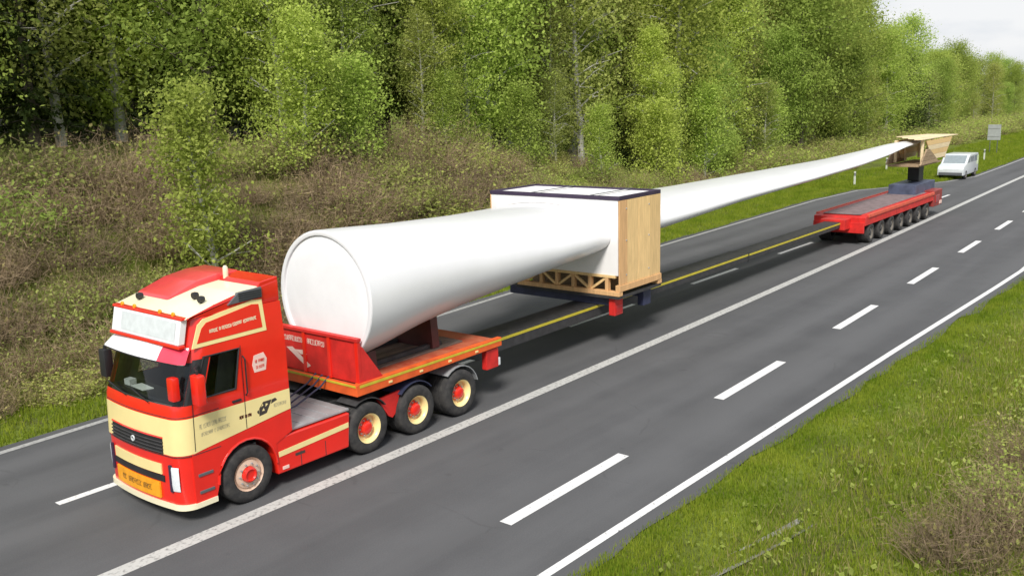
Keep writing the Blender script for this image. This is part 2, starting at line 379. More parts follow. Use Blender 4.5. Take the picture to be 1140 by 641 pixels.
bp = t.nodes.new('ShaderNodeBump'); bp.inputs['Distance'].default_value = 0.006; bp.inputs['Strength'].default_value = 0.6
t.links.new(n2.outputs[0], bp.inputs['Height']); t.links.new(bp.outputs[0], b.inputs['Normal'])

def strip(name, y0, y1, s, z, m):
    s = np.asarray(s, dtype=float)
    a = np.stack([s, y0, 0*s+z], -1); c = np.stack([s, y1, 0*s+z], -1)
    V = np.concatenate([a, c]); n = len(s); i = np.arange(n-1)
    o = npmesh(name, V, np.stack([i, i+1, n+i+1, n+i], -1), m); tag(o, kind='structure'); return o
s = np.linspace(-60, 330, 391)
jit = np.interp(s, np.arange(-60, 331, 0.9), rng.normal(0, 0.09, len(np.arange(-60, 331, 0.9))))
rd = strip('road', lineR(s)-0.45+jit, lineL(s)+0.36+jit[::-1], s, 0.0, am)
la = rd.data.attributes.new('lateral', 'FLOAT', 'POINT')
la.data.foreach_set('value', np.concatenate([lineR(s)-0.45+jit-base(s), lineL(s)+0.36+jit[::-1]-base(s)]).astype(np.float32))
def worn(name, c, cut, soft):
    m = mat(name, c, 0.7, var=0.06, scale=1.2)
    t = m.node_tree; b = t.nodes['Principled BSDF']; src = b.inputs['Base Color'].links[0].from_socket
    g = t.nodes.new('ShaderNodeNewGeometry'); n = t.nodes.new('ShaderNodeTexNoise'); n.inputs['Scale'].default_value = 14; n.inputs['Detail'].default_value = 6
    t.links.new(g.outputs['Position'], n.inputs[0])
    r = t.nodes.new('ShaderNodeMapRange'); r.inputs[1].default_value = cut; r.inputs[2].default_value = cut+soft
    t.links.new(n.outputs[0], r.inputs[0])
    mm = t.nodes.new('ShaderNodeMixRGB'); mm.inputs[2].default_value = (0.10, 0.10, 0.102, 1)
    t.links.new(r.outputs[0], mm.inputs[0]); t.links.new(src, mm.inputs[1]); t.links.new(mm.outputs[0], b.inputs['Base Color'])
    return m
MT['line'] = worn('road_paint', (0.66, 0.66, 0.65), 0.60, 0.18)
MT['line_worn'] = worn('worn_road_paint', (0.46, 0.46, 0.44), 0.52, 0.25)
s = np.linspace(-60, 320, 381)
strip('centre_line', lineC(s)-0.15, lineC(s)+0.15, s, 0.005, MT['line_worn'])
strip('right_edge_line', lineR(s)-0.075, lineR(s)+0.085, s, 0.005, MT['line'])
s = np.linspace(-60, 320, 381); strip('left_edge_line', lineL(s)-0.09, lineL(s)+0.09, s, 0.005, worn('faded_road_paint', (0.33, 0.33, 0.32), 0.5, 0.3))
for i in range(-4, 22):
    s = np.linspace(0, 3.69, 5) + 1.96 + 7.843*i
    strip('right_lane_dash', lineRD(s)-0.125, lineRD(s)+0.125, s, 0.005, MT['line'])
for i in range(-3, 8):
    s = np.linspace(0, 3.75, 5) - 2.1 + 7.843*i
    strip('left_lane_dash', lineLD(s)-0.09, lineLD(s)+0.09, s, 0.005, MT['line'])
# pale concrete drain channel lying in the right hand verge
cm = mat('pale_concrete', (0.20, 0.195, 0.17), 0.9, var=0.4, scale=3, bump=0.4)
s = np.linspace(0.6, 5.2, 12)
V = []
for x in s:
    yc = -7.42 - 0.19*(x-2.2)
    zt = float(terrain(x, yc)) + 0.04
    V += [(x, yc-0.17, zt), (x, yc-0.06, zt-0.045), (x, yc+0.06, zt-0.045), (x, yc+0.17, zt)]
V = np.array(V); i = np.arange(len(s)-1)*4
tag(npmesh('drain_channel', V, np.concatenate([np.stack([i+k, i+4+k, i+5+k, i+1+k], -1) for k in range(3)]), cm), kind='structure')

# ------------------------------------------------------------------ wheels
def wheel(parent, x, y, r, side, width, style, name='wheel'):
    """side -1: faces the camera side (-Y). y = outer face"""
    k = 1 if side < 0 else -1
    P = lambda pr: [(a, k*b) for a, b in pr]
    hw = width
    t = MB(); ri = r*0.56
    t.lathe(P([(ri, 0.02), (ri+0.03, 0.0), (r*0.80, -0.012), (r*0.93, 0.004), (r*0.985, 0.03), (r, 0.06), (r, hw*0.33), (r*0.972, hw*0.335), (r*0.972, hw*0.37), (r, hw*0.375), (r, hw*0.62), (r*0.972, hw*0.625), (r*0.972, hw*0.66), (r, hw*0.665), (r, hw-0.06), (r*0.985, hw-0.03), (r*0.93, hw), (ri, hw-0.02)]), (x, y, r), 40)
    o = t.build(name, MT['rubber'], parent, smooth=True)
    rim = MB()
    if style == 'front':
        rim.lathe(P([(ri+0.012, 0.0), (ri-0.01, 0.03), (ri*0.90, 0.05), (ri*0.86, 0.02), (ri*0.55, 0.0), (ri*0.50, 0.01), (0.0, 0.01)]), (x, y, r), 32)
        rim.build('rim', mat_rim_front, o, smooth=True)
        hb = MB(); hb.lathe(P([(ri*0.50, 0.005), (ri*0.46, -0.045), (ri*0.36, -0.06), (ri*0.30, -0.03), (0, -0.03)]), (x, y, r), 24)
        hb.build('hub', MT['red'], o, smooth=True)
    elif style == 'deep':
        rim.lathe(P([(ri+0.012, 0.0), (ri-0.015, 0.02), (ri*0.88, 0.06), (ri*0.84, 0.15), (ri*0.62, 0.19)]), (x, y, r), 32)
        rim.build('rim', MT['cream'], o, smooth=True)
        hb = MB(); hb.lathe(P([(ri*0.63, 0.19), (ri*0.60, 0.13), (ri*0.46, 0.10), (ri*0.40, 0.04), (ri*0.34, 0.03), (0, 0.03)]), (x, y, r), 24)
        hb.build('hub', MT['red'], o, smooth=True)
    else:
        rim.lathe(P([(ri+0.012, 0.0), (ri-0.015, 0.02), (ri*0.85, 0.06), (ri*0.45, 0.10), (0, 0.09)]), (x, y, r), 28)
        rim.build('rim', MT['dusty'], o, smooth=True)
        hb = MB(); hb.lathe(P([(ri*0.42, 0.10), (ri*0.36, 0.03), (0, 0.02)]), (x, y, r), 18)
        hb.build('hub', MT['dark'], o, smooth=True)
    nuts = MB()
    nr, ny_ = {'front': (ri*0.68, -0.012), 'deep': (ri*0.55, 0.10), 'plain': (ri*0.62, 0.06)}[style]
    for q in range(10):
        a = q*2*math.pi/10
        nuts.lathe(P([(0.016, ny_+0.02), (0.016, ny_-0.012), (0, ny_-0.012)]), (x+nr*math.cos(a), y, r+nr*math.sin(a)), 6)
    nn = nuts.build('wheel_nuts', MT['grey'], o); nn['kind'] = 'stuff'
    return o
mat_rim_front = mat('dusty_cream_rim', (0.62, 0.44, 0.33), 0.45, var=0.12, scale=4)

def strokes(mb, n, w, h, fn, seed, thick=0.014, slant=0.0):
    """a row of n letter-like marks, too blurred in the photograph to read; fn maps (u,v) to a point"""
    n = int(n*1.6); thick *= 0.6; q = random.Random(seed); cw = w/n
    def bar(a, b):
        d = Vector((b[0]-a[0], b[1]-a[1])); d.normalize(); nrm = Vector((-d.y, d.x))*thick*0.5
        pts = [(a[0]+nrm.x, a[1]+nrm.y), (b[0]+nrm.x, b[1]+nrm.y), (b[0]-nrm.x, b[1]-nrm.y), (a[0]-nrm.x, a[1]-nrm.y)]
        mb.poly([fn(p[0]+slant*p[1], p[1]) for p in pts])
    for i in range(n):
        if q.random() < 0.10: continue
        x0 = i*cw+cw*0.12; x1 = (i+1)*cw-cw*0.15
        bar((x0, 0), (x0, h))
        kk = q.randrange(5)
        if kk in (0, 1, 3): bar((x0, h), (x1, h))
        if kk in (0, 2, 4): bar((x0, 0), (x1, 0))
        if kk in (1, 3): bar((x0, h*0.52), (x1, h*0.52))
        if kk in (2, 3): bar((x1, 0), (x1, h))
        if kk == 4: bar((x0, h*0.5), (x1, h))

# ------------------------------------------------------------------ the tractor unit
truck = empty('heavy_truck', (0, 0, 0))
tag(truck, 'red and cream heavy haulage truck pulling the turbine blade, with roof sign and dark windscreen', 'truck')
ZK = [0.95, 1.20, 1.95, 2.05, 2.78, 3.02, 3.45]
XF = [-1.36, -1.37, -1.34, -1.31, -1.05, -0.96, -0.86]
Y0 = [0.03, 0.03, 0.03, 0.03, 0.05, 0.07, 0.11]
XR, YW, RC = 0.98, 2.50, 0.30
NU = dict(side=12, corner=8, front=14)
def usurf(kind, tt, z, off=0.0):
    """outer skin of the cab: kind near/corner_near/front/corner_far/far, tt in 0..1"""
    xf = np.interp(z, ZK, XF) - off; y0 = np.interp(z, ZK, Y0) - off; y1 = YW - np.interp(z, ZK, Y0) + off
    bul = 0.07
    if kind == 'near': return (XR + tt*(xf+bul+RC-XR), y0, z)
    if kind == 'far': return (xf+bul+RC + tt*(XR-xf-bul-RC), y1, z)
    if kind == 'corner_near':
        a = tt*math.pi/2; return (xf+bul+RC - RC*math.sin(a), y0+RC - RC*math.cos(a), z)
    if kind == 'corner_far':
        a = tt*math.pi/2; return (xf+bul+RC - RC*math.cos(a), y1-RC + RC*math.sin(a), z)
    yy = y0+RC + tt*(y1-y0-2*RC); c = (2*tt-1); return (xf + bul*c*c, yy, z)
def sx(x, z):                                     # parameter along the near (or far) side for a wanted x
    xf = np.interp(z, ZK, XF); return (XR-x)/(XR-(xf+0.07+RC))
COLS = [('near', k/12) for k in range(12)] + [('corner_near', k/8) for k in range(8)] + [('front', k/14) for k in range(14)] + [('corner_far', k/8) for k in range(8)] + [('far', k/12) for k in range(13)]
ZS = [1.20, 1.45, 1.7, 1.95, 2.06, 2.12, 2.3, 2.5, 2.74, 2.80, 2.9, 3.02, 3.2, 3.45]
def is_ws(ci, zi):
    k, tt = COLS[ci]
    return 2.06 <= ZS[zi] and ZS[zi+1] <= 2.74 and ((k == 'corner_near' and tt > 0.3) or k == 'front' or (k == 'corner_far' and tt < 0.55))
def is_sw(ci, zi):
    k, tt = COLS[ci]
    return 2.12 <= ZS[zi] and ZS[zi+1] <= 2.80 and ((k == 'near' and tt >= 7/12-.01) and tt <= 10.5/12 or (k == 'far' and 1.4/12 <= tt <= 4.1/12))
def cab_loft(off, skip=True, close=True):
    m = MB(); G = [[m.bm.verts.new(usurf(k, tt, z, off)) for (k, tt) in COLS] for z in ZS]
    for zi in range(len(ZS)-1):
        for ci in range(len(COLS)-1):
            if skip and (is_ws(ci, zi) or is_sw(ci, zi)): continue
            m.bm.faces.new((G[zi][ci], G[zi+1][ci], G[zi+1][ci+1], G[zi][ci+1]))
        m.bm.faces.new((G[zi][-1], G[zi+1][-1], G[zi+1][0], G[zi][0]))
    m.bm.faces.new(G[-1]); m.bm.faces.new(G[0][::-1])
    return m
cab = cab_loft(0.0).build('cab', MT['red'], truck, smooth=True)
cab_loft(-0.05).build('cab_lining', MT['lining'], truck, smooth=True)
def patch(name, cells, zs, m, off, parent, ext=None):
    mb = MB(); rows = []
    for z in zs: rows.append([mb.bm.verts.new(usurf(k, tt, z, off)) for (k, tt) in cells])
    for a, b_ in zip(rows, rows[1:]):
        for i in range(len(cells)-1): mb.bm.faces.new((a[i], b_[i], b_[i+1], a[i+1]))
    return mb.build(name, m, parent, smooth=True)
wsc = [('corner_near', k/8) for k in (3, 4, 5, 6, 7)] + [('front', k/14) for k in range(15)] + [('corner_far', k/8) for k in (1, 2, 3, 4, 5)]
patch('windscreen', wsc, (2.06, 2.12, 2.3, 2.5, 2.74), MT['glass'], -0.008, truck)
patch('side_window', [('near', k/12) for k in (7, 8, 9, 10, 11)], (2.12, 2.3, 2.5, 2.74, 2.80), MT['glass'], -0.008, truck)
patch('side_window', [('far', k/12) for k in (2, 3, 4, 5)], (2.12, 2.3, 2.5, 2.74, 2.80), MT['glass'], -0.008, truck)
# cream waist band round front and sides; its lower edge climbs to the rear
def band(name, cells, zlo, zhi, m, off, parent, n=4):
    mb = MB(); rows = []
    for j in range(n+1):
        row = []
        for i, (k, tt) in enumerate(cells):
            x = usurf(k, tt, 1.5)[0]; lo = zlo(x, k); hi = zhi(x, k)
            row.append(mb.bm.verts.new(usurf(k, tt, lo+(hi-lo)*j/n, off)))
        rows.append(row)
    for a, b_ in zip(rows, rows[1:]):
        for i in range(len(cells)-1): mb.bm.faces.new((a[i], b_[i], b_[i+1], a[i+1]))
    return mb.build(name, m, parent, smooth=True)
allc = [c for c in COLS]
zl = lambda x, k: 1.225 if 'front' in k or 'corner' in k else 1.225 + 0.235*max(0, min(1, (x+1.05)/2.0))
band('waist_band', allc, zl, lambda x, k: 1.84, MT['cream'], 0.006, truck)
# grille: dark opening with slats and a small badge bar
gcell = [('front', k/14) for k in range(1, 14)]
gr = patch('grille', gcell, (1.22, 1.3, 1.4, 1.49), MT['black'], 0.012, truck)
for z in (1.25, 1.31, 1.37, 1.43):
    mb = MB(); mb.tube([usurf(k, tt, z, 0.02) for k, tt in gcell], 0.013, 6); mb.build('grille_slat', MT['dark'], gr)
mb = MB()
mb.tube([usurf('front', 1/14, 1.505, 0.012), usurf('front', 0.3, 1.505, 0.014), usurf('front', .5, 1.505, 0.014), usurf('front', 0.7, 1.505, 0.014), usurf('front', 13/14, 1.505, 0.012)], 0.017, 6)
mb.build('grille_trim', MT['red'], gr)
mb = MB(); p0 = usurf('front', 0.5, 1.36, 0.035)
mb.lathe([(0.05, -0.012), (0.055, 0), (0.05, 0.012), (0.036, 0.012), (0.034, 0), (0.036, -0.012), (0.05, -0.012)], (0, 0, 0), 20)
for v in mb.bm.verts: v.co = Vector((p0[0]+v.co.y, p0[1]+v.co.x, p0[2]+v.co.z))
mb.build('badge_ring', MT['silver'], gr, smooth=True)
# lower front: bumper with cream panels, orange plate, lamps, cream lip
def lower(z0, z1, off, x_back, inset=0.0):
    m = MB(); A = []
    cells = [('corner_near', k/8) for k in range(9)] + [('front', k/14) for k in range(1, 15)] + [('corner_far', k/8) for k in range(1, 9)]
    zs = [z0, (z0+z1)/2, z1]; rows = []
    for z in zs:
        pts = [usurf(k, tt, 1.2, off) for k, tt in cells]
        pts = [(x_back, pts[0][1], z)] + [(a, b_, z) for a, b_, _ in pts] + [(x_back, pts[-1][1], z)]
        rows.append([m.bm.verts.new(p) for p in pts])
    for a, b_ in zip(rows, rows[1:]):
        n = len(a)
        for i in range(n-1): m.bm.faces.new((a[i], b_[i], b_[i+1], a[i+1]))
        m.bm.faces.new((a[-1], b_[-1], b_[0], a[0]))
    m.bm.faces.new(rows[-1]); m.bm.faces.new(rows[0][::-1])
    return m
bumper = lower(0.36, 1.195, -0.012, -0.66).build('bumper', MT['red'], truck, smooth=True)
lower(0.27, 0.36, 0.02, -0.66).build('bumper_lip', MT['cream_roof'], bumper, smooth=True)
def fpatch(name, y0, y1, z0, z1, m, off, parent, th=0.02):
    mb = MB(); ys = np.linspace(y0, y1, 9)
    def P(y, z, o):
        tt = (y-0.33)/(YW-0.66); c = 2*tt-1
        return (-1.37 - o + 0.07*c*c, y, z)
    f = [[mb.bm.verts.new(P(y, z, off)) for y in ys] for z in (z0, z1)]
    bk = [[mb.bm.verts.new(P(y, z, off-th)) for y in ys] for z in (z0, z1)]
    for i in range(8):
        mb.bm.faces.new((f[0][i], f[1][i], f[1][i+1], f[0][i+1])); mb.bm.faces.new((bk[0][i], bk[1][i], bk[1][i+1], bk[0][i+1]))
        mb.bm.faces.new((f[1][i], bk[1][i], bk[1][i+1], f[1][i+1])); mb.bm.faces.new((f[0][i], bk[0][i], bk[0][i+1], f[0][i+1]))
    for i in (0, 8): mb.bm.faces.new((f[0][i], f[1][i], bk[1][i], bk[0][i]))
    return mb.build(name, m, parent, smooth=True)
fpatch('cream_bumper_panel', 0.55, 2.05, 0.85, 1.03, MT['cream'], 0.008, bumper)
fpatch('air_intake', 0.50, 2.10, 0.72, 0.83, MT['black'], 0.002, bumper)
pl = fpatch('orange_plate', 0.62, 2.0, 0.42, 0.70, MT['amber'], 0.022, bumper, 0.03)
mb = MB(); strokes(mb, 14, 0.95, 0.09, lambda u, v: (-1.37-0.0265+0.07*((2*((1.78-u)-0.33)/1.84-1)**2), 1.78-u, 0.52+v), 3, 0.018); mb.build('plate_lettering', mat('brown_lettering', (0.22, 0.11, 0.02), 0.6), pl)
for sgn, yc in ((-1, 0.26), (1, 2.24)):
    kk = 'corner_near' if sgn < 0 else 'corner_far'
    tl = (0.62, 0.72, 0.82, 0.92, 1.0) if sgn < 0 else (0, 0.08, 0.18, 0.28, 0.38)
    mb = MB(); rows = []
    for z in (0.60, 0.7, 0.85, 0.98, 1.02):
        rows.append([mb.bm.verts.new((q[0], q[1], z)) for q in [usurf(kk, tt, 1.2, 0.002 if z in (0.6, 1.02) else 0.012) for tt in tl]])
    for a, b_ in zip(rows, rows[1:]):
        for i in range(4): mb.bm.faces.new((a[i], b_[i], b_[i+1], a[i+1]))
    hl = mb.build('headlight', MT['lamp'], bumper, smooth=True)
    mb = MB(); q = usurf(kk, 0.9 if sgn < 0 else 0.1, 1.2, 0.016)
    mb.box((q[0]-0.012, q[1]-0.03 + (0.06 if sgn < 0 else -0.06), 0.58), (q[0]+0.03, q[1]+0.03+(0.06 if sgn < 0 else -0.06), 1.05), 0.008)
    mb.build('headlight_trim', MT['purple'], bumper)
# side fenders with wheel arch
def arch_pts():
    pts = [(-1.06, 0.36), (-0.66, 0.36)]
    for k in range(13):
        a = math.pi - k*math.pi/12
        pts.append((0.60*math.cos(a), 0.54 + 0.62*math.sin(a)))
    return pts + [(0.62, 0.9), (0.98, 1.04), (0.98, 1.40), (-0.9, 1.24), (-1.06, 1.23)]
for y0, y1 in ((0.028, 0.40), (2.10, 2.472)):
    mb = MB(); mb.prism(arch_pts(), y0, y1); mb.build('wheel_arch', MT['red'], truck)
    mb = MB()
    arc = [(0.605*math.cos(math.pi-k*math.pi/12), 0.54+0.625*math.sin(math.pi-k*math.pi/12)) for k in range(13)]
    yy = y0-0.012 if y0 < 1 else y1+0.012
    mb.tube([(a, yy+0.012*(1 if y0 < 1 else -1), z) for a, z in arc], 0.022, 8); mb.build('arch_lip', MT['red'], truck, smooth=True)
# roof fairing: cream top, red sides
prof = [(-0.90, 3.452), (-0.86, 3.48), (-0.35, 3.62), (0.15, 3.73), (0.62, 3.78), (0.98, 3.84), (0.98, 3.452)]
mb = MB(); mb.prism(prof, 0.12, 2.38, 0.03)
for f in mb.bm.faces: f.material_index = 1 if abs(f.normal.y) > 0.5 else 0
mb.build('roof_fairing', None, truck, smooth=True, mats=[MT['cream_roof'], MT['red']])
spp = [(-0.52, 3.55), (-0.42, 3.64), (0.1, 3.82), (0.55, 3.89), (0.975, 3.90), (0.975, 3.6), (0.2, 3.6)]
mb = MB(); mb.prism(spp, 1.28, 2.32, 0.035); mb.build('roof_spoiler', mat('pinkish_red_paint', (0.66, 0.055, 0.06), 0.3, var=0.08, coat=0.5), truck, smooth=True)
mb = MB(); mb.prism([(0.52, 3.74), (0.975, 3.80), (0.975, 3.885), (0.60, 3.84)], 0.125, 1.28, 0.015); mb.build('rear_spoiler_strip', MT['red'], truck)
mb = MB(); mb.prism([(-0.10, 3.56), (0.60, 3.58), (0.60, 3.765), (0.12, 3.735)], 0.085, 0.16, 0.008); rv = mb.build('roof_vent', MT['vent'], truck)
mb = MB(); mb.prism([(-0.10, 3.56), (0.60, 3.58), (0.60, 3.765), (0.12, 3.735)], 2.34, 2.415, 0.008); mb.build('roof_vent', MT['vent'], truck)
for q in range(4):
    mb = MB(); mb.box((0.12, 0.074, 3.595+q*0.038), (0.585, 0.086, 3.610+q*0.038)); mb.build('louvre', MT['black'], rv)
# lit roof sign and visor
def ramp_box(y0, y1, z0, z1, x0, x1, th, bev=0.012):
    mb = MB(); mb.prism([(x0, z0), (x1, z1), (x1+th, z1), (x0+th, z0)], y0, y1, bev); return mb
sg = ramp_box(0.20, 2.30, 3.04, 3.44, -1.02, -0.93, 0.12).build('roof_sign', MT['white'], truck)
mb = MB(); mb.poly([(-1.012-0.002, 0.32, 3.095), (-1.012-0.002, 2.0, 3.095), (-0.944-0.002, 2.0, 3.40), (-0.944-0.002, 0.32, 3.40)]); mb.build('sign_face', MT['silver'], sg)
mb = MB(); strokes(mb, 11, 1.45, 0.16, lambda u, v: (-0.992-0.003+(v)*0.223, 1.88-u, 3.16+v), 12, 0.05); mb.build('sign_lettering', MT['mark_grey'], sg)
ramp_box(0.16, 2.34, 3.445, 3.485, -0.94, -0.93, 0.12, 0.008).build('sign_top_trim', MT['red'], sg)
ramp_box(0.16, 2.34, 2.985, 3.035, -1.04, -1.03, 0.12, 0.008).build('sign_bottom_trim', MT['red'], sg)
vz = lower  # visor follows the brow of the cab
mb = MB(); rows = []
vis = [('corner_near', 0.55), ('corner_near', 0.8)] + [('front', k/10) for k in range(11)] + [('corner_far', 0.2), ('corner_far', 0.45)]
for z, o in ((2.98, 0.02), (2.90, 0.09), (2.76, 0.16), (2.75, 0.13), (2.90, 0.05)):
    rows.append([mb.bm.verts.new(usurf(k, tt, z, o)) for k, tt in vis])
for a, b_ in zip(rows, rows[1:]):
    for i in range(len(vis)-1): mb.bm.faces.new((a[i], b_[i], b_[i+1], a[i+1]))
for i in (0, -1): mb.bm.faces.new([r_[i] for r_ in rows])
visor = mb.build('sun_visor', MT['white'], truck, smooth=True)
mb = MB(); rows = []
ve = [('corner_near', 0.5), ('corner_near', 0.8), ('front', 0.0), ('front', 0.1), ('front', 0.2)]
for z, o in ((2.97, 0.03), (2.90, 0.097), (2.768, 0.167)): rows.append([mb.bm.verts.new(usurf(k, tt, z, o)) for k, tt in ve])
for a, b_ in zip(rows, rows[1:]):
    for i in range(len(ve)-1): mb.bm.faces.new((a[i], b_[i], b_[i+1], a[i+1]))
mb.build('visor_end_panel', mat('pink_red_panel', (0.62, 0.05, 0.09), 0.35), visor, smooth=True)
mb = MB(); mb.tube([usurf(k, tt, 2.755, 0.15) for k, tt in vis], 0.014, 6); mb.build('visor_edge', MT['black'], visor)
# framed red panel beside the roof sign, letters, emblem
def splate(name, pts, m, parent, y=None, th=0.008, proud=0.0):
    mb = MB(); A = []; B = []
    for x, z in pts:
        yy = (np.interp(z, ZK, Y0) if z < 2.95 else 0.066 + (z-2.97)*0.093) - proud
        A.append(mb.bm.verts.new((x, yy-th, z))); B.append(mb.bm.verts.new((x, yy+0.01, z)))
    n = len(pts); mb.bm.faces.new(A); mb.bm.faces.new(B[::-1])
    for i in range(n): mb.bm.faces.new((A[i], B[i], B[(i+1) % n], A[(i+1) % n]))
    return mb.build(name, m, parent)
po = [(-0.86, 2.97), (0.62, 2.99), (0.60, 3.54), (0.40, 3.56), (-0.58, 3.42), (-0.70, 3.34)]
pi_ = [(-0.76, 3.04), (0.54, 3.06), (0.52, 3.47), (0.38, 3.49), (-0.54, 3.35), (-0.64, 3.27)]
pn = splate('framed_panel', po, MT['cream'], truck, th=0.008)
splate('panel_field', pi_, MT['red'], pn, th=0.008, proud=0.005)
mb = MB(); strokes(mb, 22, 0.94, 0.05, lambda u, v: (-0.50+u, 0.066+(3.17+v+0.06*u-2.97)*0.093-0.015, 3.17+v+0.06*u), 21, 0.022); mb.build('panel_lettering', MT['mark_cream'], pn)
em = splate('emblem', [(0.28, 2.30), (0.52, 2.30), (0.56, 2.50), (0.50, 2.62), (0.30, 2.60), (0.25, 2.44)], MT['mark_pale'], truck, th=0.004)
mb = MB(); strokes(mb, 6, 0.20, 0.05, lambda u, v: (0.31+u, 0.03, 2.47+v), 5, 0.012); mb.build('emblem_mark', MT['red'], em)
mb = MB(); strokes(mb, 5, 0.17, 0.05, lambda u, v: (0.32+u, 0.032, 2.36+v), 6, 0.012); mb.build('emblem_mark', MT['red'], em)
wb = 0.03-0.0075
mb = MB(); strokes(mb, 13, 0.52, 0.075, lambda u, v: (-0.88+u, wb, 1.61+v+0.03*u), 8, 0.016); mb.build('band_lettering', MT['mark_faint'], truck)
mb = MB(); strokes(mb, 15, 0.56, 0.06, lambda u, v: (-0.86+u, wb, 1.48+v+0.03*u), 9, 0.015); mb.build('band_lettering', MT['mark_faint'], truck)
mb = MB(); strokes(mb, 7, 0.24, 0.05, lambda u, v: (-0.10+u, wb, 1.56+v), 10, 0.026); mb.build('band_lettering', mat('brown_red_lettering', (0.16, 0.05, 0.03), 0.5), truck)
mb = MB()
for pts in ([(0.30, 1.50), (0.46, 1.52), (0.54, 1.66), (0.58, 1.74), (0.40, 1.74), (0.31, 1.64)], [(0.56, 1.66), (0.70, 1.70), (0.66, 1.75), (0.585, 1.735)], [(0.27, 1.56), (0.30, 1.54), (0.30, 1.62), (0.26, 1.60)]):
    mb.poly([(x, wb, z) for x, z in pts])
lg = mb.build('band_logo', MT['mark_dark'], truck)
mb = MB()
for pts in ([(0.36, 1.58), (0.42, 1.575), (0.40, 1.63)], [(0.44, 1.64), (0.50, 1.68), (0.45, 1.70)], [(0.35, 1.66), (0.40, 1.68), (0.38, 1.71)]):
    mb.poly([(x, wb-0.003, z) for x, z in pts])
mb.build('logo_gap', MT['cream'], lg)
mb = MB(); strokes(mb, 9, 0.30, 0.06, lambda u, v: (0.60+u, wb, 1.58+v), 31, 0.014); mb.build('band_lettering', MT['mark_faint'], truck)
# door seams and handle
mb = MB()
for a, b_ in (((-1.0, 1.26), (-0.98, 2.05)), ((0.02, 1.36), (0.02, 2.85)), ((-0.98, 2.04), (-0.93, 2.1))):
    mb.poly([(a[0], 0.0285-0.0075, a[1]), (a[0]+0.014, 0.0285-0.0075, a[1]), (b_[0]+0.014, 0.0285-0.0075, b_[1]), (b_[0], 0.0285-0.0075, b_[1])])
mb.build('door_seam', MT['black'], truck)
mb = MB(); mb.box((-0.22, 0.005, 1.885), (-0.04, 0.035, 1.925), 0.008); mb.build('door_handle', MT['black'], truck)
# black frame round the near window, mirrors
mb = MB(); mb.tube([usurf('near', 7/12, 2.12, 0.004), usurf('near', 1, 2.12, 0.004), usurf('near', 1, 2.8, 0.004), usurf('near', 7/12, 2.8, 0.004), usurf('near', 7/12, 2.12, 0.004)], 0.018, 6); mb.build('window_frame', MT['black'], truck)
mb = MB(); rows = []
for z in (2.06, 2.2, 2.4, 2.6, 2.78): rows.append([mb.bm.verts.new(usurf(k, tt, z, 0.005)) for k, tt in (('near', 0.93), ('near', 1), ('corner_near', 0.12), ('corner_near', 0.25), ('corner_near', 0.37))])
for a, b_ in zip(rows, rows[1:]):
    for i in range(4): mb.bm.faces.new((a[i], b_[i], b_[i+1], a[i+1]))
mb.build('window_pillar', MT['black'], truck)
for sgn in (-1, 1):
    yb = 0.03 if sgn < 0 else 2.47
    yo = yb + sgn*0.24
    mb = MB(); mb.box((-1.06, min(yo-0.11, yo+0.11), 2.10), (-0.90, max(yo-0.11, yo+0.11), 2.62), 0.045)
    mr_ = mb.build('mirror', MT['red'] if sgn < 0 else MT['black'], truck, smooth=True)
    mb = MB(); mb.poly([(-0.897, yo-0.09, 2.14), (-0.897, yo+0.09, 2.14), (-0.897, yo+0.09, 2.58), (-0.897, yo-0.09, 2.58)]); mb.build('mirror_glass', MT['silver'], mr_)
    mb = MB()
    for z in (2.18, 2.66): mb.tube([(-0.98, yo, z), (-0.95, (yo+yb)/2, z+0.02), (-0.80, yb+0.0*sgn, z+0.03)], 0.02, 6)
    mb.tube([(-0.98, yo, 2.1), (-0.98, yo, 2.68)], 0.022, 6); mb.build('mirror_arm', MT['black'], mr_)
mb = MB(); mb.box((-1.30, 0.02, 2.18), (-1.16, 0.20, 2.58), 0.04); mb.build('kerb_mirror', MT['red'], truck, smooth=True)
# roof lamps, beacon, horns
for x, y in ((-0.38, 0.42), (-0.30, 0.72), (-0.62, 1.95)):
    zz = np.interp(x, [-0.86, -0.35, 0.15], [3.48, 3.62, 3.73])
    mb = MB(); mb.lathe([(0, -0.05), (0.055, -0.05), (0.06, 0.0), (0.045, 0.05), (0, 0.06)], (0, 0, 0), 16)
    for v in mb.bm.verts: v.co = Vector((x+v.co.y, y+v.co.x, zz+0.07+v.co.z))
    mb.box((x-0.02, y-0.02, zz-0.02), (x+0.02, y+0.02, zz+0.03)); mb.build('roof_lamp', MT['black'], truck, smooth=True)
mb = MB(); mb.tube([(0.62, 1.15, 3.80), (0.62, 1.15, 3.93), (0.62, 1.15, 4.01), (0.62, 1.15, 4.04)], [0.05, 0.05, 0.045, 0.02], 14); mb.build('beacon', mat('pale_beacon', (0.75, 0.62, 0.45), 0.25, coat=1), truck, smooth=True)
